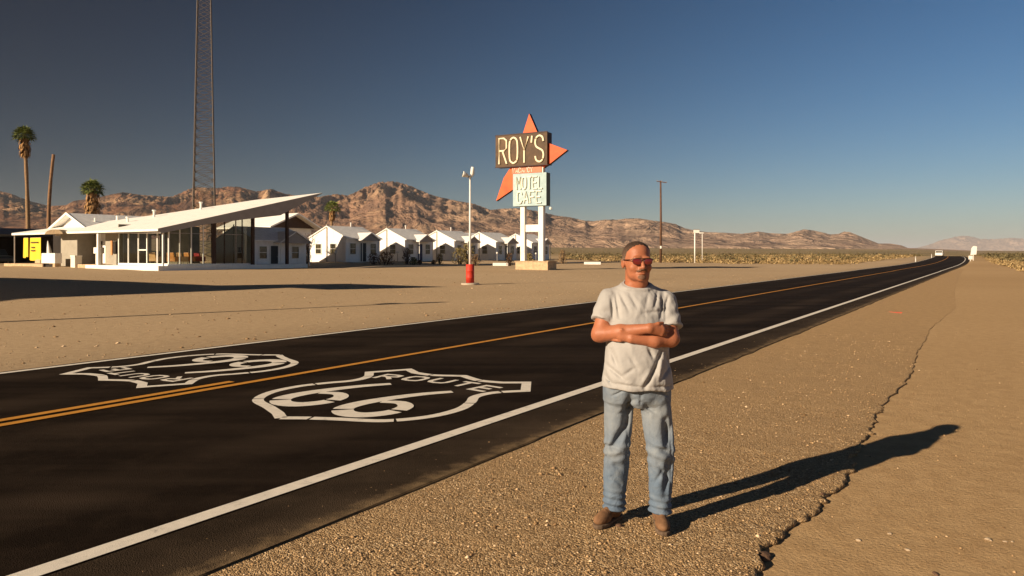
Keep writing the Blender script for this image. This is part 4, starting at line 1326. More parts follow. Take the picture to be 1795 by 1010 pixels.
def build_person(loc):
    lin = np.linspace
    P0 = empty  # noqa
    sk_m = skin_mat()
    xs = np.arange(-.295, .285, .0045); ys = np.arange(-.275, .175, .0045)
    zs = np.concatenate([np.arange(.06, 1.09, .016), np.arange(1.09, 1.43, .0045), np.arange(1.43, 1.745, .003)])
    body = sdf_obj('person', body_fn, xs, ys, zs, sk_m)
    body.location = loc; body.scale = (1.022, 1.022, 1.0)
    tag(body, 'man in grey t-shirt and faded jeans standing with folded arms on the roadside gravel', 'person')
    cm = cloth_mat(); dm = denim_mat()
    xs = np.arange(-.32, .31, .006); ys = np.arange(-.23, .21, .006)
    sdf_obj('tshirt', shirt_fn, xs, ys, np.arange(.82, 1.50, .006), cm, body)
    sdf_obj('jeans', jeans_fn, np.arange(-.24, .24, .006), ys, np.arange(.06, .90, .006), dm, body)
    # collar band
    b = MB(); pts = []
    for k in range(41):
        a = 2 * math.pi * k / 40
        x = -.006 + .0755 * math.cos(a); y = .008 + .0755 * math.sin(a)
        pts.append((x, y, 1.441 + .36 * (y + .07) - .003))
    b.tube(pts, .0052, 6, cap=False).build('collar', cm, body, smooth=True)
    # hair
    hx = np.arange(-.13, .12, .003); hy = np.arange(-.17, .13, .003); hz = np.arange(1.50, 1.75, .003)
    def hair_fn(P):
        Q = to_head(P); x, y, z = Q
        d = head_sdf(Q) - .0022 - .0009 * np.sin(x * 420 + 3 * np.sin(y * 160)) * np.sin(y * 300 + z * 260)
        line = np.interp(y, [-.12, -.086, -.066, -.045, -.02, .0, .012, .03, .10], [.112, .108, .098, .086, .050, .000, .016, -.045, -.052])
        line = line + .006 * np.cos(x * 55) + .004 * np.sin(x * 310 + y * 190) * np.sin(y * 350 + 1)
        return smax(d, line - z, .004)
    hm = M('short_greying_hair', .75, .3)
    hs_ = hm.n.new('ShaderNodeSeparateXYZ'); hm.link(hm.co, hs_.inputs[0])
    hmr = hm.n.new('ShaderNodeMapRange'); hmr.inputs['From Min'].default_value = 1.69; hmr.inputs['From Max'].default_value = 1.60
    hm.link(hs_.outputs['Z'], hmr.inputs['Value'])
    hm.color(hm.mix(hmr.outputs[0], hm.ramp(hm.noise(190, 3, .8), [(.35, (.012, .007, .005)), (.65, (.070, .040, .025))]), hm.ramp(hm.noise(190, 3, .8), [(.35, (.06, .035, .022)), (.65, (.22, .145, .10))])))
    hm.bump(hm.noise(420, 2), .5, .002)
    sdf_obj('hair', hair_fn, hx, hy, hz, hm.m, body)
    mm = M('grey_stubble', .8, .2)
    mm.color(mm.ramp(mm.noise(220, 3, .7), [(.3, (.13, .065, .04)), (.7, (.20, .11, .07))]))
    mm.bump(mm.noise(300, 2), .8, .003)
    def mou_fn(P):
        Q = to_head(P); x, y, z = Q; ax = np.abs(x)
        d = head_sdf(Q) - .0028 - .001 * np.sin(x * 700) * np.sin(z * 500)
        r = ell((ax, y, z + ax * .35), (.012, -.095, -.0475), (.024, .03, .0075))
        return smax(d, r, .002)
    def chin_fn(P):
        Q = to_head(P); x, y, z = Q
        d = head_sdf(Q) - .0010 - .0008 * np.sin(x * 700) * np.sin(z * 500)
        r = ell(Q, (0, -.085, -.093), (.026, .035, .016))
        return smax(d, r, .003)
    fx = np.arange(-.06, .09, .0022); fy = np.arange(-.16, -.04, .0022)
    sdf_obj('moustache', mou_fn, fx, fy, np.arange(1.52, 1.575, .0022), mm.m, body)
    sdf_obj('chin_beard', chin_fn, fx, fy, np.arange(1.47, 1.54, .0022), mm.m, body)
    # sunglasses in head coordinates
    gl = M('dark_maroon_lens', .07, .9); gl.color((.13, .010, .010))
    gf = M('dark_frame', .3, .6); gf.color((.03, .012, .008))
    frame = MB()
    lens_pts = []
    for sgn in (-1, 1):
        pts = []
        for k in range(20):
            a = 2 * math.pi * k / 20
            u = math.cos(a); v = math.sin(a)
            w = .0265; h = .0205 if v < 0 else .015
            X = sgn * (.0335 + w * np.sign(u) * abs(u) ** .75 + (.003 if v < 0 else 0) * -1)
            Z = .000 + h * np.sign(v) * abs(v) ** .75
            Y = -.1035 + .28 * max(0, abs(X) - .02) ** 1.0 * .55
            pts.append(from_head((X, Y, Z)))
        lens_pts.append(pts)
        frame.tube(pts + [pts[0]], .0019, 6, cap=False)
    frame.tube([from_head((-.009, -.1045, .010)), from_head((0, -.107, .011)), from_head((.009, -.1045, .010))], .002, 6)
    frame.tube([from_head((-.060, -.098, .0145)), from_head((-.030, -.104, .0165)), from_head((0, -.107, .0165)), from_head((.030, -.104, .0165)), from_head((.060, -.098, .0145))], .0024, 6)
    for sgn in (-1, 1):
        frame.tube([from_head((sgn * .059, -.094, .010)), from_head((sgn * .071, -.080, .009)), from_head((sgn * .083, -.02, .008)), from_head((sgn * .084, .012, .004)), from_head((sgn * .080, .024, -.010))], .0026, 6)
    fo = frame.build('sunglasses', gf.m, body, smooth=True)
    for pts in lens_pts:
        l = MB(); c = Vector((0, 0, 0))
        for p in pts: c += Vector(p)
        c /= len(pts); fwd = Vector((sp_, -cp_, 0))
        n = len(pts)
        vs = [Vector(p) + fwd * .0006 for p in pts] + [c + (Vector(p) - c) * .5 + fwd * .0028 for p in pts] + [c + fwd * .0035]
        fs = [(i, (i + 1) % n, n + (i + 1) % n, n + i) for i in range(n)] + [(n + i, n + (i + 1) % n, 2 * n) for i in range(n)]
        l.add(vs, fs); l.build('lens', gl.m, fo, smooth=True)
    # shoes
    lm = M('brown_suede', .75, .25)
    lm.color(lm.ramp(lm.noise(22, 5, .65), [(.3, (.11, .055, .028)), (.7, (.24, .13, .065))]))
    lm.bump(lm.noise(90, 4), .5, .004)
    so = M('shoe_sole', .85, .2); so.color(so.ramp(so.noise(30, 4), [(.3, (.07, .045, .03)), (.7, (.17, .12, .08))]))
    for (ax, ay, ang) in ((-.128, .112, R(-40)), (.138, .045, R(-3))):
        f = np.array([math.sin(ang), -math.cos(ang)]); g = np.array([math.cos(ang), math.sin(ang)])
        def loc2(P):
            X, Y, Z = P
            dx, dy = X - ax, Y - ay
            return ((dx * g[0] + dy * g[1]) * 1.17, -(dx * f[0] + dy * f[1]) * 1.08, Z * 1.06)
        def up(P):
            Q = loc2(P)
            d = ell(Q, (0, -.125, .048), (.049, .085, .038))
            d = smin(d, ell(Q, (0, .025, .062), (.039, .060, .048)), .03)
            d = smin(d, cone(Q, (0, .005, .07), (0, .005, .15), .046, .050), .03)
            d = smin(d, cone(Q, (0, -.02, .085), (0, -.13, .060), .040, .028), .02)
            x, y, z = Q
            for t in (-.045, -.065, -.085, -.105):
                d = d - .0035 * np.exp(-((y - t) / .004) ** 2) * np.exp(-(x / .028) ** 2) * (z > .05)
            return smax(d, .022 - z, .003)
        def sole(P):
            Q = loc2(P); x, y, z = Q
            w = np.interp(y, [-.215, -.19, -.13, -.05, .04, .075, .09], [.012, .037, .052, .040, .039, .030, .010])
            d = np.maximum(np.abs(x) - w, np.maximum(-.212 - y, y - .088))
            return smax(d, np.abs(z - .014) - .013, .004)
        cx, cy = ax + f[0] * .06, ay + f[1] * .06
        gx = np.arange(cx - .19, cx + .19, .005); gy = np.arange(cy - .2, cy + .2, .005)
        sh = sdf_obj('shoe', up, gx, gy, np.arange(.01, .18, .005), lm.m, body)
        sdf_obj('sole', sole, gx, gy, np.arange(-.005, .04, .0045), so.m, sh)
    return body
# ------------------------------------------------------------------ the tall sign
SA = R(28)
S0 = Vector((1.97, 68.5, 0)); S0.z = H(S0.x, S0.y)
def SP(px_, py_):
    r = (px_ - 897.5) / F
    u = (r * S0.y - S0.x) / (math.cos(SA) + r * math.sin(SA))
    z = CAMH + (HY - py_) / F * (S0.y - u * math.sin(SA)) - S0.z
    return u, z
def Z4(a, b): return SP(780 + a / 5.05, 180 + b / 5.05)      # measured on an enlarged crop
sign = empty('motel_sign', S0, -SA)
tag(sign, 'tall roadside motel sign with orange arrow on two white posts', 'sign')
k = M('sign_orange', .55, .3); k.color(k.ramp(k.noise(1.2, 5, .6), [(.3, (.48, .062, .008)), (.6, (.68, .095, .012))])); m_or = k.m
k = M('sign_brown', .6, .3); k.color(k.ramp(k.noise(.9, 6, .7), [(.3, (.030, .014, .005)), (.6, (.095, .048, .014)), (.8, (.13, .075, .03))])); m_br = k.m
k = M('sign_aqua', .6, .3); k.color(k.ramp(k.noise(1.1, 6, .7), [(.3, (.27, .375, .385)), (.65, (.39, .50, .51))])); m_aq = k.m
m_edge = simple('sign_dark_edge', (.035, .012, .010), .6, .3, 2)  # dark trim; on the box sides the shade is painted in with it
m_letter = simple('cream_letter', (.86, .78, .56), .5, .08, 5)
m_letterw = simple('white_letter', (.88, .86, .72), .5, .08, 5)
u0, za = Z4(470, 302); _, zb_ = Z4(470, 580); u1, _ = Z4(926, 270)
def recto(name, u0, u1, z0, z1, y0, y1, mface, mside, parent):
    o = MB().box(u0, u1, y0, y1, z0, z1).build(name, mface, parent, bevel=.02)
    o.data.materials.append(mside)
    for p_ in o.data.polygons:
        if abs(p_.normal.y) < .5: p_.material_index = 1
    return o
nb = recto('name_box', u0, u1, zb_, za, -.50, .50, m_br, m_edge, sign)
MB().box(u0 - .03, u1 + .03, -.53, -.47, za - .03, za + .05).box(u0 - .03, u1 + .03, -.53, -.47, zb_ - .05, zb_ + .03).build('trim', m_edge, nb)
def letters(word, ua, ub, z0, z1, y, m_, parent, r, gap=.28, name='letter'):
    n = len([c for c in word if c != "'"]) + (.35 if "'" in word else 0)
    wtot = ub - ua; lw = wtot / (n + gap * (n - 1)); x = ua
    for ch in word:
        w_ = lw * (.35 if ch == "'" else 1)
        b = MB()
        for st in LET[ch]:
            q_ = [(x + a_ * (w_ if ch != "'" else w_), y, z0 + b_ / 1.6 * (z1 - z0)) for a_, b_ in (spl(st, 3) if ch in 'OSUC' else st)]
            b.tube(q_, r, 6)
        o = b.build(name, m_, parent)
        o.scale = (1, 1, 1)
        x += w_ + lw * gap * (.5 if ch == "'" else 1)
ua, zt = Z4(505, 330); ub, _ = Z4(893, 300); _, zl = Z4(505, 552)
letters("ROY'S", ua, ub, zl, zt + .02, -.56, m_letter, nb, .088, .34)
# boomerang arrow
poly = [(755, 100), (835, 285), (870, 345), (940, 366), (1090, 422), (945, 537), (790, 637), (610, 770), (462, 872), (530, 668), (600, 560), (700, 275)]
P2 = [Z4(a_, b_) for a_, b_ in poly]
b = MB(); b.prism(P2, -.22, .22, 'xz'); ar = b.build('arrow', m_or, sign)
ar.data.materials.append(m_edge)
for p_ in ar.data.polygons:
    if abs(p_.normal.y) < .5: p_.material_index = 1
c0, z0 = Z4(620, 636); c1, _ = Z4(915, 636); _, z1 = Z4(620, 922)
mb_ = recto('lower_box', c0, c1, z1, z0, -.42, .42, m_aq, simple('sign_shaded_side', (.10, .12, .09), .6, .3, 2), sign)  # side faces: darker aqua, with the shade put into the colour
a0, t0 = Z4(655, 668); a1, _ = Z4(885, 668); _, t1 = Z4(655, 772)
letters('MOTEL', a0, a1, t1, t0, -.49, m_letterw, mb_, .07, .42)
a0, t0 = Z4(662, 795); a1, _ = Z4(872, 795); _, t1 = Z4(662, 895)
letters('CAFE', a0, a1, t1, t0, -.49, m_letterw, mb_, .07, .42)
a0, t0 = Z4(606, 576); a1, _ = Z4(868, 576); _, t1 = Z4(606, 634)
vb = MB().box(a0, a1, -.30, -.225, t1, t0).build('vacancy_panel', simple('faded_panel', (.55, .20, .12), .7, .2, 3), sign)
a0, t0 = Z4(614, 585); a1, _ = Z4(790, 585); _, t1 = Z4(614, 626)
letters('VACANCY', a0, a1, t1, t0, -.32, m_letterw, vb, .028, .42)
for (pa, pb) in ((676, 714), (836, 879)):
    a0, _ = Z4(pa, 930); a1, _ = Z4(pb, 930); w_ = (a1 - a0)
    _, tt = Z4(pa, 575)
    MB().box(a0, a1, .0 - w_ / 2 + .0, w_ / 2, .6, tt).build('post', m_wpole, sign, bevel=.01)
a0, _ = Z4(714, 930); a1, _ = Z4(836, 930)
_, t0 = SP(905, 394.5); _, t1 = SP(905, 407)
MB().box(a0, a1, -.10, .06, t1, t0).build('cross_panel', m_wpole, sign)
a0, tp = SP(914, 458.5); a1, _ = SP(972.5, 458.5)
pl = MB().box(a0 - .25, a1 - .35, -.75, 1.15, -.3, tp).build('plinth', m_tan, sign, bevel=.03)
MB().box(a0 - .32, a1 - .28, -.82, 1.22, tp, tp + .06).build('coping', m_tan, pl)
a0, t0 = SP(965, 368)
MB().lathe([(.10, 0), (.16, .12), (.05, .25)], 8, (a0 + .15, -.3, t0)).build('spotlight', m_wpole, sign)

# ------------------------------------------------------------------ lamp poles with red drum bases
def lamp_pole(loc, label):
    e = empty('lamp_pole', loc, R(12)); tag(e, label, 'lamp pole', 'white lamp poles in red drums')
    MB().lathe([(.47, -.1), (.47, .07), (.44, .09)], 24).build('base_slab', m_conc, e)
    k_ = simple('red_drum_paint', (.50, .035, .018), .6, .2, 3, .1)
    dr = MB().lathe([(.215, .09), (.215, .35), (.222, .36), (.222, .38), (.215, .39), (.215, .70), (.222, .71), (.222, .73), (.215, .74), (.215, 1.05), (.20, 1.06)], 24).build('drum', k_, e, smooth=True)
    MB().lathe([(.20, 1.055), (.07, 1.06), (.0705, 1.12)], 20).build('drum_fill', m_conc, dr)
    MB().tube([(0, 0, 1.0), (0, 0, 3.2), (0, 0, 5.55)], [.065, .055, .042], 10).build('pole', m_wpole, e, smooth=True)
    MB().tube([(-.14, 0, 5.62), (.14, 0, 5.66)], .035, 8).tube([(0, 0, 5.5), (0, 0, 5.70)], .06, 8).build('crossarm', m_steel, e)
    # floodlight pointing left
    f1 = MB().tube([(-.10, 0, 5.66), (-.17, -.02, 5.70), (-.36, -.06, 5.76), (-.40, -.06, 5.77)], [.06, .10, .15, .155], 12).build('floodlight', m_wpole, e, smooth=True)
    MB().tube([(-.401, -.06, 5.77), (-.405, -.06, 5.771)], .14, 12).build('lens', m_glass, f1)
    f2 = MB().tube([(.12, 0, 5.70), (.12, 0, 5.80), (.13, -.01, 6.00), (.14, -.02, 6.15)], [.05, .11, .10, .085], 12).build('floodlight', m_wpole, e, smooth=True)
    return e
pL = G(824, 499)
lamp_pole(pL, 'white lamp pole with two floodlights rising from a red drum on the lot')
p = Vector((-15.3, 15.4, 0)); p.z = H(p.x, p.y)
lp2 = lamp_pole(p, 'white lamp pole outside the left edge whose thin shadow crosses the lot'); lp2.scale = (1.9, 1.9, 1)
# fuel canopy left of the frame: its wedge shadow lies on the lot
kx = 7.0 / math.tan(SUN_EL); sh = Vector((math.sin(SUN_AZ) * kx, math.cos(SUN_AZ) * kx, 0))
gp = [G(a_, b_) for a_, b_ in ((-160, 543), (0, 525), (400, 509), (510, 504), (580, 508), (700, 505.5), (760, 503.8), (590, 498), (490, 499), (360, 501), (200, 493.5), (0, 487), (-220, 485))]
gp = [Vector((q_.x, q_.y, 0)) - sh for q_ in gp]
e = empty('fuel_canopy', (gp[0].x, gp[0].y, 0), 0); tag(e, 'wing-shaped fuel canopy outside the left edge that throws the broad shadow', 'canopy')
MB().prism([(q_.x - gp[0].x, q_.y - gp[0].y) for q_ in gp], 7.0, 7.35).build('roof', m_roof, e)
for (a_, b_) in ((-6.5, 4.0), (-14, 12.5)):
    MB().tube([(a_, b_, -.2), (a_, b_, 7.0)], .22, 10).build('column', m_wpole, e)

# ------------------------------------------------------------------ radio tower
m_tsteel = simple('dark_tower_steel', (.13, .105, .085), .7, .25, 6)
p = AT(358, 138); tw = empty('radio_tower', p, R(20)); tag(tw, 'tall steel lattice radio tower rising out of the picture behind the office', 'tower')
TH_ = 104.0; W0 = 2.02; W1 = .12
def tc_(t, i):
    w = W0 + (W1 - W0) * t
    return Vector(((1, 1, -1, -1)[i] * w, (1, -1, -1, 1)[i] * w, TH_ * t))
for i in range(4): MB().tube([tc_(0, i), tc_(1, i)], .12, 6, r2=.07).build('leg', m_tsteel, tw)
for lo_, hi_, m_ in ((0, 30, m_tsteel), (30, 44, m_rust), (44, 64, m_tsteel)):
    b = MB()
    for q_ in range(lo_, hi_):
        t0, t1 = q_ / 64, (q_ + 1) / 64
        for i in range(4):
            j = (i + 1) % 4
            b.tube([tc_(t0, i), tc_(t0, j)], .045, 4, cap=False)
            b.tube([tc_(t0, i), tc_(t1, j)], .045, 4, cap=False)
            b.tube([tc_(t0, j), tc_(t1, i)], .045, 4, cap=False)
    b.build('bracing', m_, tw)

# ------------------------------------------------------------------ palms
def leaf_mat(name, lo, hi):
    k = M(name, .7, .25); g = k.n.new('ShaderNodeNewGeometry')
    k.color(k.ramp(g.outputs['Random Per Island'], [(0, lo), (1, hi)]))
    return k.m
m_frond = leaf_mat('palm_frond', (.06, .085, .018), (.20, .23, .055))
def fan(b, o, d, L, r, rng, nb=11):
    """petiole and pleated fan"""
    d = d.normalized(); side = d.cross(Vector((0, 0, 1)))
    if side.length < .1: side = Vector((1, 0, 0))
    side.normalize(); up = side.cross(d)
    tip = o + d * L - Vector((0, 0, .10 * L))
    b.tube([o, o + d * L * .5 + Vector((0, 0, .03 * L)), tip], .02, 4, cap=False)
    for i in range(nb):
        a = (i / (nb - 1) - .5) * 3.6
        dd = d * math.cos(a) + side * math.sin(a) + up * rng.uniform(-.25, .1)
        e1 = tip + dd * r * rng.uniform(.8, 1.1) - Vector((0, 0, r * .35 * rng.random()))
        m = tip + dd * r * .5; w = (side * math.cos(a) - d * math.sin(a)).normalized() * r * .10
        b.add([tip, m + w, e1, m - w], [(0, 1, 2, 3)])
def palm(loc, h, r0, r1, bend, crown_r, nfr, skirt, label, seed, name='palm_tree'):
    rng = random.Random(seed); e = empty(name, loc, 0); tag(e, label, 'palm tree')
    pts = []; rs = []
    for i in range(15):
        t = i / 14
        pts.append(Vector((bend[0] * t * t + bend[1] * math.sin(t * 3.1), 0, -.3 + (h + .3) * t)))
        rs.append((r0 + (r1 - r0) * t) * (1 + .10 * rng.uniform(-1, 1)) * (1.25 if i == 0 else 1))
    MB().tube(pts, rs, 12).build('trunk', m_trunk if nfr else m_trunkd, e, smooth=True)
    if nfr:
        b = MB(); top_ = pts[-1]
        for i in range(nfr):
            a = i * 2.399 + rng.uniform(-.2, .2); el_ = math.asin(max(-.55, min(.98, -.45 + 1.45 * ((i + .5) / nfr))))
            d = Vector((math.cos(a) * math.cos(el_), math.sin(a) * math.cos(el_), math.sin(el_)))
            fan(b, top_ + d * .1, d, crown_r * .52 * rng.uniform(.85, 1.1), crown_r * .50 * rng.uniform(.85, 1.15), rng)
        b.build('crown', m_frond, e, fix=False)
        b = MB(); sk_, sr = skirt
        for i in range(int(170 * max(1, sk_ / 2))):
            a = rng.uniform(0, 6.28); z = h - sk_ * rng.random() ** .8
            rr_ = sr * (.55 + .55 * rng.random()) * (1 - .35 * abs((h - z) / sk_ - .45))
            o_ = Vector((top_.x * (z / h) ** 2 + math.cos(a) * r1 * .6, math.sin(a) * r1 * .6, z))
            e_ = Vector((top_.x * (z / h) ** 2 + math.cos(a) * rr_, math.sin(a) * rr_, z - .75 - .3 * rng.random()))
            w = Vector((-math.sin(a), math.cos(a), 0)) * rng.uniform(.07, .18)
            m_ = (o_ + e_) / 2 + Vector((math.cos(a), math.sin(a), 0)) * rr_ * .3
            b.add([o_, m_ + w, e_, m_ - w], [(0, 1, 2, 3)])
        b.build('skirt', m_thatch, e, fix=False)
    return e
palm(AT(50, 98), 17.0, .30, .19, (-.55, .0), 1.5, 46, (2.3, .75), 'tall thin palm tree with a small crown at the far left', 1)
palm(AT(88, 96), 14.2, .26, .18, (.45, -.28), 0, 0, (1, 1), 'dead bare palm trunk without crown leaning right, beside the tallest palm', 2, 'dead_palm')
palm(AT(161, 92), 9.4, .4, .35, (.1, 0), 1.45, 50, (4.8, .95), 'short stout palm with a shaggy brown skirt behind the gabled office roof', 3)
palm(AT(580, 140), 9.6, .28, .20, (.3, 0), 1.7, 34, (1.8, .7), 'small dark palm right of the tip of the wing roof, behind the cabins', 4)

# ------------------------------------------------------------------ bushes by the cabins
def leaves(n, r, h, rng, size, lean=0.5, base=.0):
    V = []; Fs = []
    k0 = 0
    for i in range(n):
        a = rng.uniform(0, 6.28); rad = r * math.sqrt(rng.random()); z = base + h * rng.random() ** .8
        rad *= (1 - .55 * (z / h) ** 2)
        c = Vector((rad * math.cos(a), rad * math.sin(a), z))
        d = Vector((rng.uniform(-1, 1), rng.uniform(-1, 1), rng.uniform(-.2, 1.0) + lean)).normalized()
        w = d.cross(Vector((rng.uniform(-1, 1), rng.uniform(-1, 1), rng.uniform(-1, 1)))).normalized()
        s = size * rng.uniform(.6, 1.4)
        V += [c - d * s, c + w * s * .35, c + d * s, c - w * s * .35]; Fs.append((k0, k0 + 1, k0 + 2, k0 + 3)); k0 += 4
    return V, Fs
LM = {'red': leaf_mat('reddish_leaf', (.05, .035, .018), (.16, .085, .04)), 'green': leaf_mat('green_leaf', (.03, .045, .015), (.10, .12, .035)),
      'yellow': leaf_mat('yellow_green_leaf', (.12, .095, .03), (.34, .26, .09)), 'dry': leaf_mat('dry_leaf', (.12, .075, .035), (.30, .19, .09))}
def bush(px_, z, r, h, kind, label, seed, n=420, size=.10, stems=14, name='bush'):
    p = AT(px_, z); e = empty(name, p, 0); tag(e, label, 'bush', 'desert bushes along the cabins')
    rng = random.Random(seed)
    b = MB()
    for i in range(stems):
        a = rng.uniform(0, 6.28); q_ = rng.uniform(.3, 1) * r
        b.tube([(0.1 * math.cos(a), .1 * math.sin(a), -.1), (q_ * .5 * math.cos(a), q_ * .5 * math.sin(a), h * .45), (q_ * math.cos(a), q_ * math.sin(a), h * rng.uniform(.7, 1.0))], .03, 4, r2=.01)
    b.build('stem', m_dkwood, e)
    V, Fs = leaves(n, r, h, rng, size); MB().add(V, Fs).build('foliage', LM[kind], e, fix=False)
bush(655, 76, .75, 1.15, 'red', 'dark reddish bush right of the door of the first full cabin', 1, 260)
bush(676, 76.5, 1.0, 1.35, 'red', 'wide spiky reddish bush in front of the gap after the first full cabin', 2, 420)
bush(713, 80, .55, 1.75, 'red', 'upright dark bush at the corner of the cabin with the navy door', 3, 300)
bush(725, 79, .5, .8, 'green', 'low green bush left of the navy door', 4, 200)
bush(695, 90, .9, 2.0, 'green', 'rounded green bush against the gable of the second full cabin', 5, 350)
bush(771, 82, .5, 1.2, 'yellow', 'thin yellowish bush right of the second full cabin', 6, 160)
bush(806, 84, 1.0, 1.9, 'yellow', 'large yellow-green bush left of the white lamp pole', 7, 500)
bush(820, 85, 1.0, 2.3, 'yellow', 'tallest yellow-green bush directly behind the white lamp pole', 8, 520)
bush(833, 84, .6, 1.3, 'dry', 'dry brown bush right of the white lamp pole', 9, 260)
bush(790, 98, .8, 2.4, 'green', 'green bush at the shaded gable of the third cabin', 10, 300)
bush(893, 83, .45, 1.5, 'red', 'narrow reddish bush left of the stone base of the tall sign', 11, 220)
bush(927, 90, .8, 1.4, 'yellow', 'yellow-green bush between the two legs of the tall sign', 12, 320)
bush(986, 101, .7, 1.9, 'dry', 'brown bush at the right end of the last cabin', 13, 300)
bush(470, 73.5, .5, .9, 'green', 'small dark green bush under the wing roof beside the widest cabin', 14, 200)
bush(538, 77, .5, 1.6, 'dry', 'dry twiggy bush at the left corner of the first full cabin', 15, 260)
bush(760, 81.5, .3, .5, 'dry', 'tiny dry bush on the kerb below the navy door cabin', 16, 90)
bush(736, 80, .3, .5, 'red', 'tiny dark bush right of the low green bush', 17, 90)

# bare tree that throws branch shadows on the first gable
p = Vector((-21.7, 79.0, 0)); p.z = H(p.x, p.y)
e = empty('bare_tree', p, 0); tag(e, 'small bare dark tree in the gap left of the first full cabin', 'tree')
rt = random.Random(4); bt = MB(); bb = MB()
def grow(o_, d_, L_, r_, lev):
    e_ = o_ + d_ * L_ + Vector((0, 0, -.04 * L_ if lev > 2 else 0)); m_ = (o_ + e_) / 2 + Vector((rt.uniform(-.06, .06), rt.uniform(-.06, .06), 0)) * L_
    (bt if lev == 0 else bb).tube([o_, m_, e_], r_, 5, r2=r_ * .65, cap=False)
    if lev >= 4: return
    for _ in range(4 if lev < 2 else 3):
        nd = (d_ + Vector((rt.uniform(-1, 1), rt.uniform(-1, 1), rt.uniform(-.3, .6))) * .85).normalized()
        grow(o_ + (e_ - o_) * rt.uniform(.55, 1.0), nd, L_ * rt.uniform(.6, .8), r_ * .55, lev + 1)
grow(Vector((0, 0, -.2)), Vector((.05, 0, 1)), 1.5, .10, 0)
bt.build('trunk', m_polew, e); bb.build('branches', m_polew, e)

# globe lamps on the lawn strip
def globe(px_, z, label):
    p = AT(px_, z); e = empty('globe_lamp', p, 0); tag(e, label, 'globe lamp', 'white globe lamps between the cabins')
    MB().tube([(0, 0, -.2), (0, 0, .95)], .04, 8).build('post', m_steel, e)
    b = MB(); pr = [(.14 * math.sin(math.pi * t), 1.08 - .14 * math.cos(math.pi * t)) for t in np.linspace(.05, .95, 10)]
    b.lathe(pr, 14).build('globe', m_wpole, e, smooth=True)
globe(588, 78, 'white globe lamp before the gable of the first full cabin')
globe(697, 84, 'white globe lamp in front of the gable of the second full cabin')
globe(792.5, 93, 'white globe lamp by the third cabin left of the lamp pole')
globe(871.5, 99, 'white globe lamp before the fourth cabin left of the sign')
globe(939.5, 105, 'white globe lamp seen between the legs of the tall sign')

# kerb in front of the cabins
b = MB(); vs = []
sl_ = list(np.arange(50, 116, 2.0))
for s in sl_:
    for l, dz in ((-50.0, -.10), (-50.0, .16), (-50.18, .16), (-50.18, -.10)):
        x, y = xy(s, l); vs.append((x, y, H(*xy(s, -49.5)) + dz * float(ss(s, 49, 54)) * float(1 - ss(s, 106, 118))))
fs = [(4 * i + j, 4 * i + (j + 1) % 4, 4 * i + 4 + (j + 1) % 4, 4 * i + 4 + j) for i in range(len(sl_) - 1) for j in range(4)]
tag(b.add(vs, fs).build('kerb', m_conc), kind='structure')
def block(pxa, pxb, z, label):
    a_ = AT((pxa + pxb) / 2, z); w = (pxb - pxa) / F * z
    e = MB().box(-w / 2, w / 2, -.15, .15, -.05, .32).build('concrete_barrier', m_white, bevel=.03)
    e.location = a_; e.rotation_euler = (0, 0, R(-4)); tag(e, label, 'barrier', 'low white concrete barriers')
block(864, 892, 84, 'low white concrete barrier left of the stone base of the sign')
block(1024, 1053, 96, 'low white concrete barrier on the lot left of the man')

# ------------------------------------------------------------------ utility pole and roadside signs
p = AT(1158, 115); e = empty('utility_pole', p, R(-8)); tag(e, 'brown wooden utility pole with a crossarm behind the man', 'utility pole')
zt = CAMH + (HY - 317) / F * 115 - p.z
MB().tube([(0, 0, -.3), (0.05, 0, zt * .5), (0, 0, zt)], .20, 10, r2=.13).build('pole', m_polew, e, smooth=True)
ca = MB().tube([(-.62, -.2, zt - .08), (.90, -.2, zt - .33)], .07, 6).build('crossarm', m_polew, e)
for t in (.05, .5, .95):
    MB().lathe([(.05, 0), (.07, .08), (.03, .18)], 8, (-.62 + 1.52 * t, -.2, zt - .06 - .25 * t)).build('insulator', m_steel, ca)
MB().box(-.12, .12, -.28, -.20, 2.2, 2.6).build('meter_box', m_wpole, e)
for (pa, z, top, box, lab) in ((1218, 118, 408, (-.18, .70, .1, .62), 'white steel pole with a white light box, right of the utility pole'), (1231, 124, 409, (-.45, .2, .12, .34), 'thinner white pole with a small arm, right of the light box pole')):
    p = AT(pa, z); e = empty('light_pole', p, 0); tag(e, lab, 'light pole', 'white poles beyond the lot')
    zt = CAMH + (HY - top) / F * z - p.z
    MB().tube([(0, 0, -.3), (0, 0, zt)], .10 if pa < 1225 else .055, 8).build('pole', m_wpole, e, smooth=True)
    x0, x1, z0, z1 = box
    MB().box(x0, x1, -.14, .14, zt - .05, zt - .05 + z1 - z0).build('light_box', m_wpole, e, bevel=.02)
    MB().box(x0 - .03, x1 + .03, -.17, .17, zt - .05 + z1 - z0, zt + z1 - z0).build('cap', m_dkwood, e)
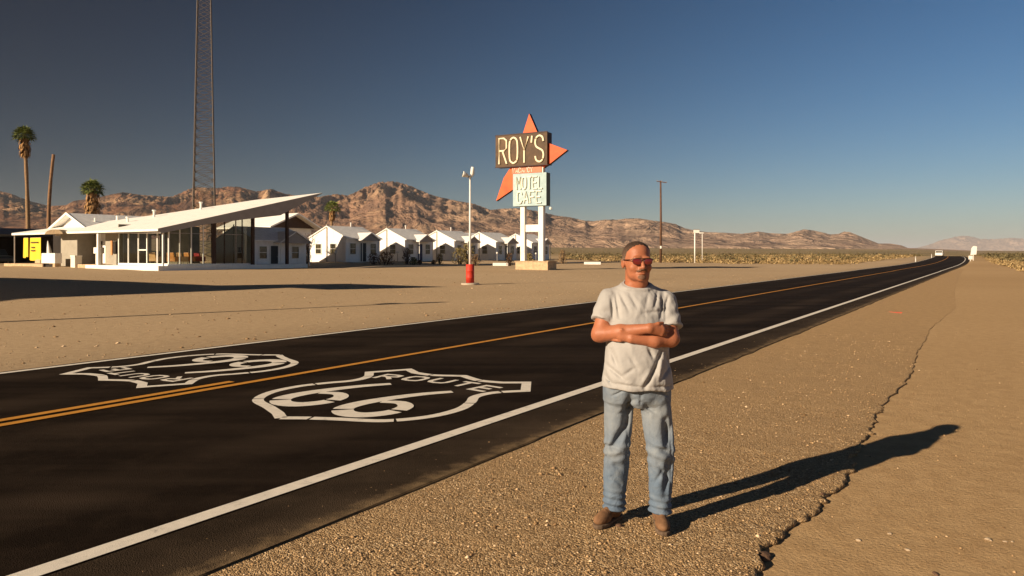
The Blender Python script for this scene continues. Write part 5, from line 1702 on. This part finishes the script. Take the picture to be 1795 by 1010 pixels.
# road signs at the crest
p = AT(1706, 150); e = empty('road_sign', p, R(-10)); tag(e, 'tall pale road sign at the right side of the road near the crest', 'road sign')
MB().box(-.05, .05, -.04, .04, -.3, 2.4).build('post', m_wpole, e)
zt = CAMH + (HY - 432) / F * 150 - p.z
MB().prism([(-.55, zt - 1.75), (.55, zt - 1.65), (.65, zt), (.0, zt + .05), (-.35, zt - .35)], -.09, -.05, 'xz').build('panel', m_wpole, e)
p = AT(1701, 142); e = empty('road_sign', p, R(-10)); tag(e, 'low pale road sign on a short post left of the taller one', 'road sign')
MB().box(-.05, .05, -.04, .04, -.3, .9).build('post', m_wpole, e); MB().box(-.35, .35, -.08, -.045, .35, 1.05).build('panel', m_wpole, e)
for (pa, z, lab) in ((1605, 135, 'white marker post left of the road before the crest'), (1633, 190, 'distant white marker post left of the approaching van')):
    p = AT(pa, z); e = empty('marker_post', p, 0); tag(e, lab, 'marker post', 'white marker posts by the road')
    MB().box(-.07, .07, -.04, .04, -.2, 1.0).build('post', m_wpole, e, bevel=.02); MB().box(-.05, .05, -.05, -.041, .7, .85).build('reflector', m_dark, e)
# parked / distant vehicles
def car(loc, rz, L, W, H_, col_, label, van=False):
    e = empty('parked_car' if not van else 'van', loc, rz); tag(e, label, 'car' if not van else 'van')
    mc = M('car_paint', .3, .6); mc.color(col_); mc = mc.m
    if van: prof = [(-L / 2, .35), (L / 2, .35), (L / 2, .95), (L / 2 - .25, 1.15), (L / 2 - .95, H_ - .05), (L / 2 - 1.2, H_), (-L / 2 + .05, H_), (-L / 2, H_ - .2)]
    else: prof = [(-L / 2, .35), (L / 2, .35), (L / 2, .75), (L / 2 - .2, .92), (L / 2 - 1.2, 1.0), (L / 2 - 1.9, H_), (-L / 2 + .8, H_), (-L / 2 + .15, 1.05), (-L / 2, .95)]
    bo = MB().prism(prof, -W / 2, W / 2, 'xz').build('body', mc, e, bevel=.06)
    if van: win_ = [(-L / 2 + .4, 1.25), (L / 2 - .75, 1.25), (L / 2 - 1.2, H_ - .15), (-L / 2 + .4, H_ - .15)]
    else: win_ = [(-L / 2 + .4, 1.02), (L / 2 - 1.35, 1.02), (L / 2 - 1.95, H_ - .08), (-L / 2 + .85, H_ - .08)]
    MB().prism(win_, -W / 2 - .01, W / 2 + .01, 'xz').build('side_window', m_pane, e)
    if van: MB().add([(L / 2 - .24, -W / 2 + .1, 1.2), (L / 2 - .24, W / 2 - .1, 1.2), (L / 2 - .93, W / 2 - .15, H_ - .08), (L / 2 - .93, -W / 2 + .15, H_ - .08)], [(0, 1, 2, 3)]).build('windscreen', m_pane, e, fix=False)
    for sx in (-1, 1):
        for sy in (-1, 1):
            wz = empty('wheel', (sx * (L / 2 - .8), sy * (W / 2 - .1), .33)); wz.parent = e
            b = MB(); b.lathe([(.2, -.11), (.33, -.11), (.33, .11), (.2, .11)], 18); w_ = b.build('tyre', m_dark, wz); w_.rotation_euler = (R(90), 0, 0)
            b = MB(); b.lathe([(.02, -.12), (.19, -.115), (.19, .115), (.02, .12)], 12); w_ = b.build('rim', m_steel, wz); w_.rotation_euler = (R(90), 0, 0)
    for sy in (-1, 1):
        MB().box(L / 2 - .02, L / 2 + .02, sy * W * .36 - .14, sy * W * .36 + .14, .62, .80).build('headlight', m_glass if not van else m_wpole, e)
    return e
p = AT(-10, 80); p.z = H(p.x, p.y) + .02
car(p, RZ - 1.57, 4.6, 1.85, 1.65, (.012, .014, .013), 'dark car parked in shade at the left edge under the blue roof')
s_v = 255; x_, y_ = xy(s_v, -10.2 + float(dl(s_v))); 
car(Vector((x_, y_, H(x_, y_) + .05)), RZ + math.pi, 4.8, 1.9, 1.8, (.7, .68, .64), 'white van coming over the crest in the far lane', van=True)

# ------------------------------------------------------------------ desert scrub (nobody could count it)
def scrub(name, pos, hs, m, per, seed, wid=1.0):
    rr = np.random.RandomState(seed); n = len(pos)
    d = rr.normal(0, 1, (n, per, 3)); d[:, :, 2] = np.abs(d[:, :, 2]) + .25; d /= np.linalg.norm(d, axis=2, keepdims=True)
    rad = rr.uniform(.35, 1.0, (n, per, 1))
    c = d * rad * hs[:, None, None] * np.array([wid, wid, .95])
    a = rr.normal(0, 1, (n, per, 3)); a /= np.linalg.norm(a, axis=2, keepdims=True)
    w = np.cross(a, d); w /= np.linalg.norm(w, axis=2, keepdims=True) + 1e-9
    s = hs[:, None, None] * rr.uniform(.14, .34, (n, per, 1))
    c = c + pos[:, None, :]
    V = np.stack([c - a * s, c + w * s * .45, c + a * s, c - w * s * .45], 2)
    idx = np.arange(n * per * 4).reshape(-1, 4)
    o = np_mesh(name, V.reshape(-1, 3), idx, m)
    tag(o, kind='stuff'); return o
rr = np.random.RandomState(12)
def field(n, pa, pb, y0, y1, powr, hlo, hhi, cond=None):
    a_ = rr.uniform(pa, pb, n); yv = y0 + (y1 - y0) * rr.rand(n) ** powr
    xv = (a_ - 897.5) / F * yv; s, l = sl(xv, yv)
    ok = np.ones(n, bool)
    ok &= ~((l > -13.5) & (l < -1.5)) | (s > 300)
    if cond is not None: ok &= cond(s, l, xv, yv)
    xv, yv = xv[ok], yv[ok]
    return np.stack([xv, yv, Hf(xv, yv) - .03], 1), rr.uniform(hlo, hhi, ok.sum())
m_sc1 = leaf_mat('dry_scrub', (.18, .12, .05), (.42, .30, .14))
m_sc2 = leaf_mat('creosote', (.065, .054, .024), (.19, .15, .068))
# golden band behind the lot, right of the cabins
P_, h_ = field(2600, 985, 1600, 112, 240, 1.2, .35, .95, lambda s, l, x, y: (s > 112) & (l < -19))
scrub('desert_scrub', P_, h_, m_sc1, 26, 1, 1.1)
P_, h_ = field(1100, 985, 1660, 118, 330, 1.0, .5, 1.25, lambda s, l, x, y: (s > 118) & (l < -20))
scrub('desert_scrub', P_, h_, m_sc2, 26, 2, 1.1)
# right of the road
P_, h_ = field(5000, 1700, 1990, 62, 260, 1.0, .22, .70, lambda s, l, x, y: (l - dl(s) > -1.2) & (y > np.interp(897.5 + F * x / y, [1712, 1740, 1795, 1990], [230, 120, 68, 45])))
scrub('desert_scrub', P_, h_, m_sc1, 28, 3, 1.1)
P_, h_ = field(2600, 1708, 2000, 105, 330, .8, .6, 1.35, lambda s, l, x, y: (l - dl(s) > 0) & (y > np.interp(897.5 + F * x / y, [1712, 1740, 1795, 1990], [250, 150, 100, 80])))
scrub('desert_scrub', P_, h_, m_sc2, 28, 4, 1.2)
# plain out to the foot of the range
P_, h_ = field(9000, -500, 2200, 330, 1700, .8, .5, 1.5)
scrub('desert_scrub', P_, h_, m_sc2, 7, 5, 1.3)
P_, h_ = field(700, -450, 330, 110, 330, 1.0, .5, 1.3, lambda s, l, x, y: l < -75)
scrub('desert_scrub', P_, h_, m_sc2, 22, 6, 1.2)

# ------------------------------------------------------------------ the man
build_person((.757, 4.465, .004))

# ------------------------------------------------------------------ haze
hz = MB().box(-60000, 60000, -16000, 60000, -400, 420).build('haze', None)
k = bpy.data.materials.new('haze_air'); k.use_nodes = True
for n_ in list(k.node_tree.nodes):
    if n_.type != 'OUTPUT_MATERIAL': k.node_tree.nodes.remove(n_)
pv = k.node_tree.nodes.new('ShaderNodeVolumePrincipled')
pv.inputs['Color'].default_value = (.80, .85, .95, 1)
pv.inputs['Density'].default_value = 0.000042
pv.inputs['Anisotropy'].default_value = 0.0
k.node_tree.links.new(pv.outputs[0], k.node_tree.nodes['Material Output'].inputs['Volume'])
hz.data.materials.append(k)
tag(hz, kind='stuff')
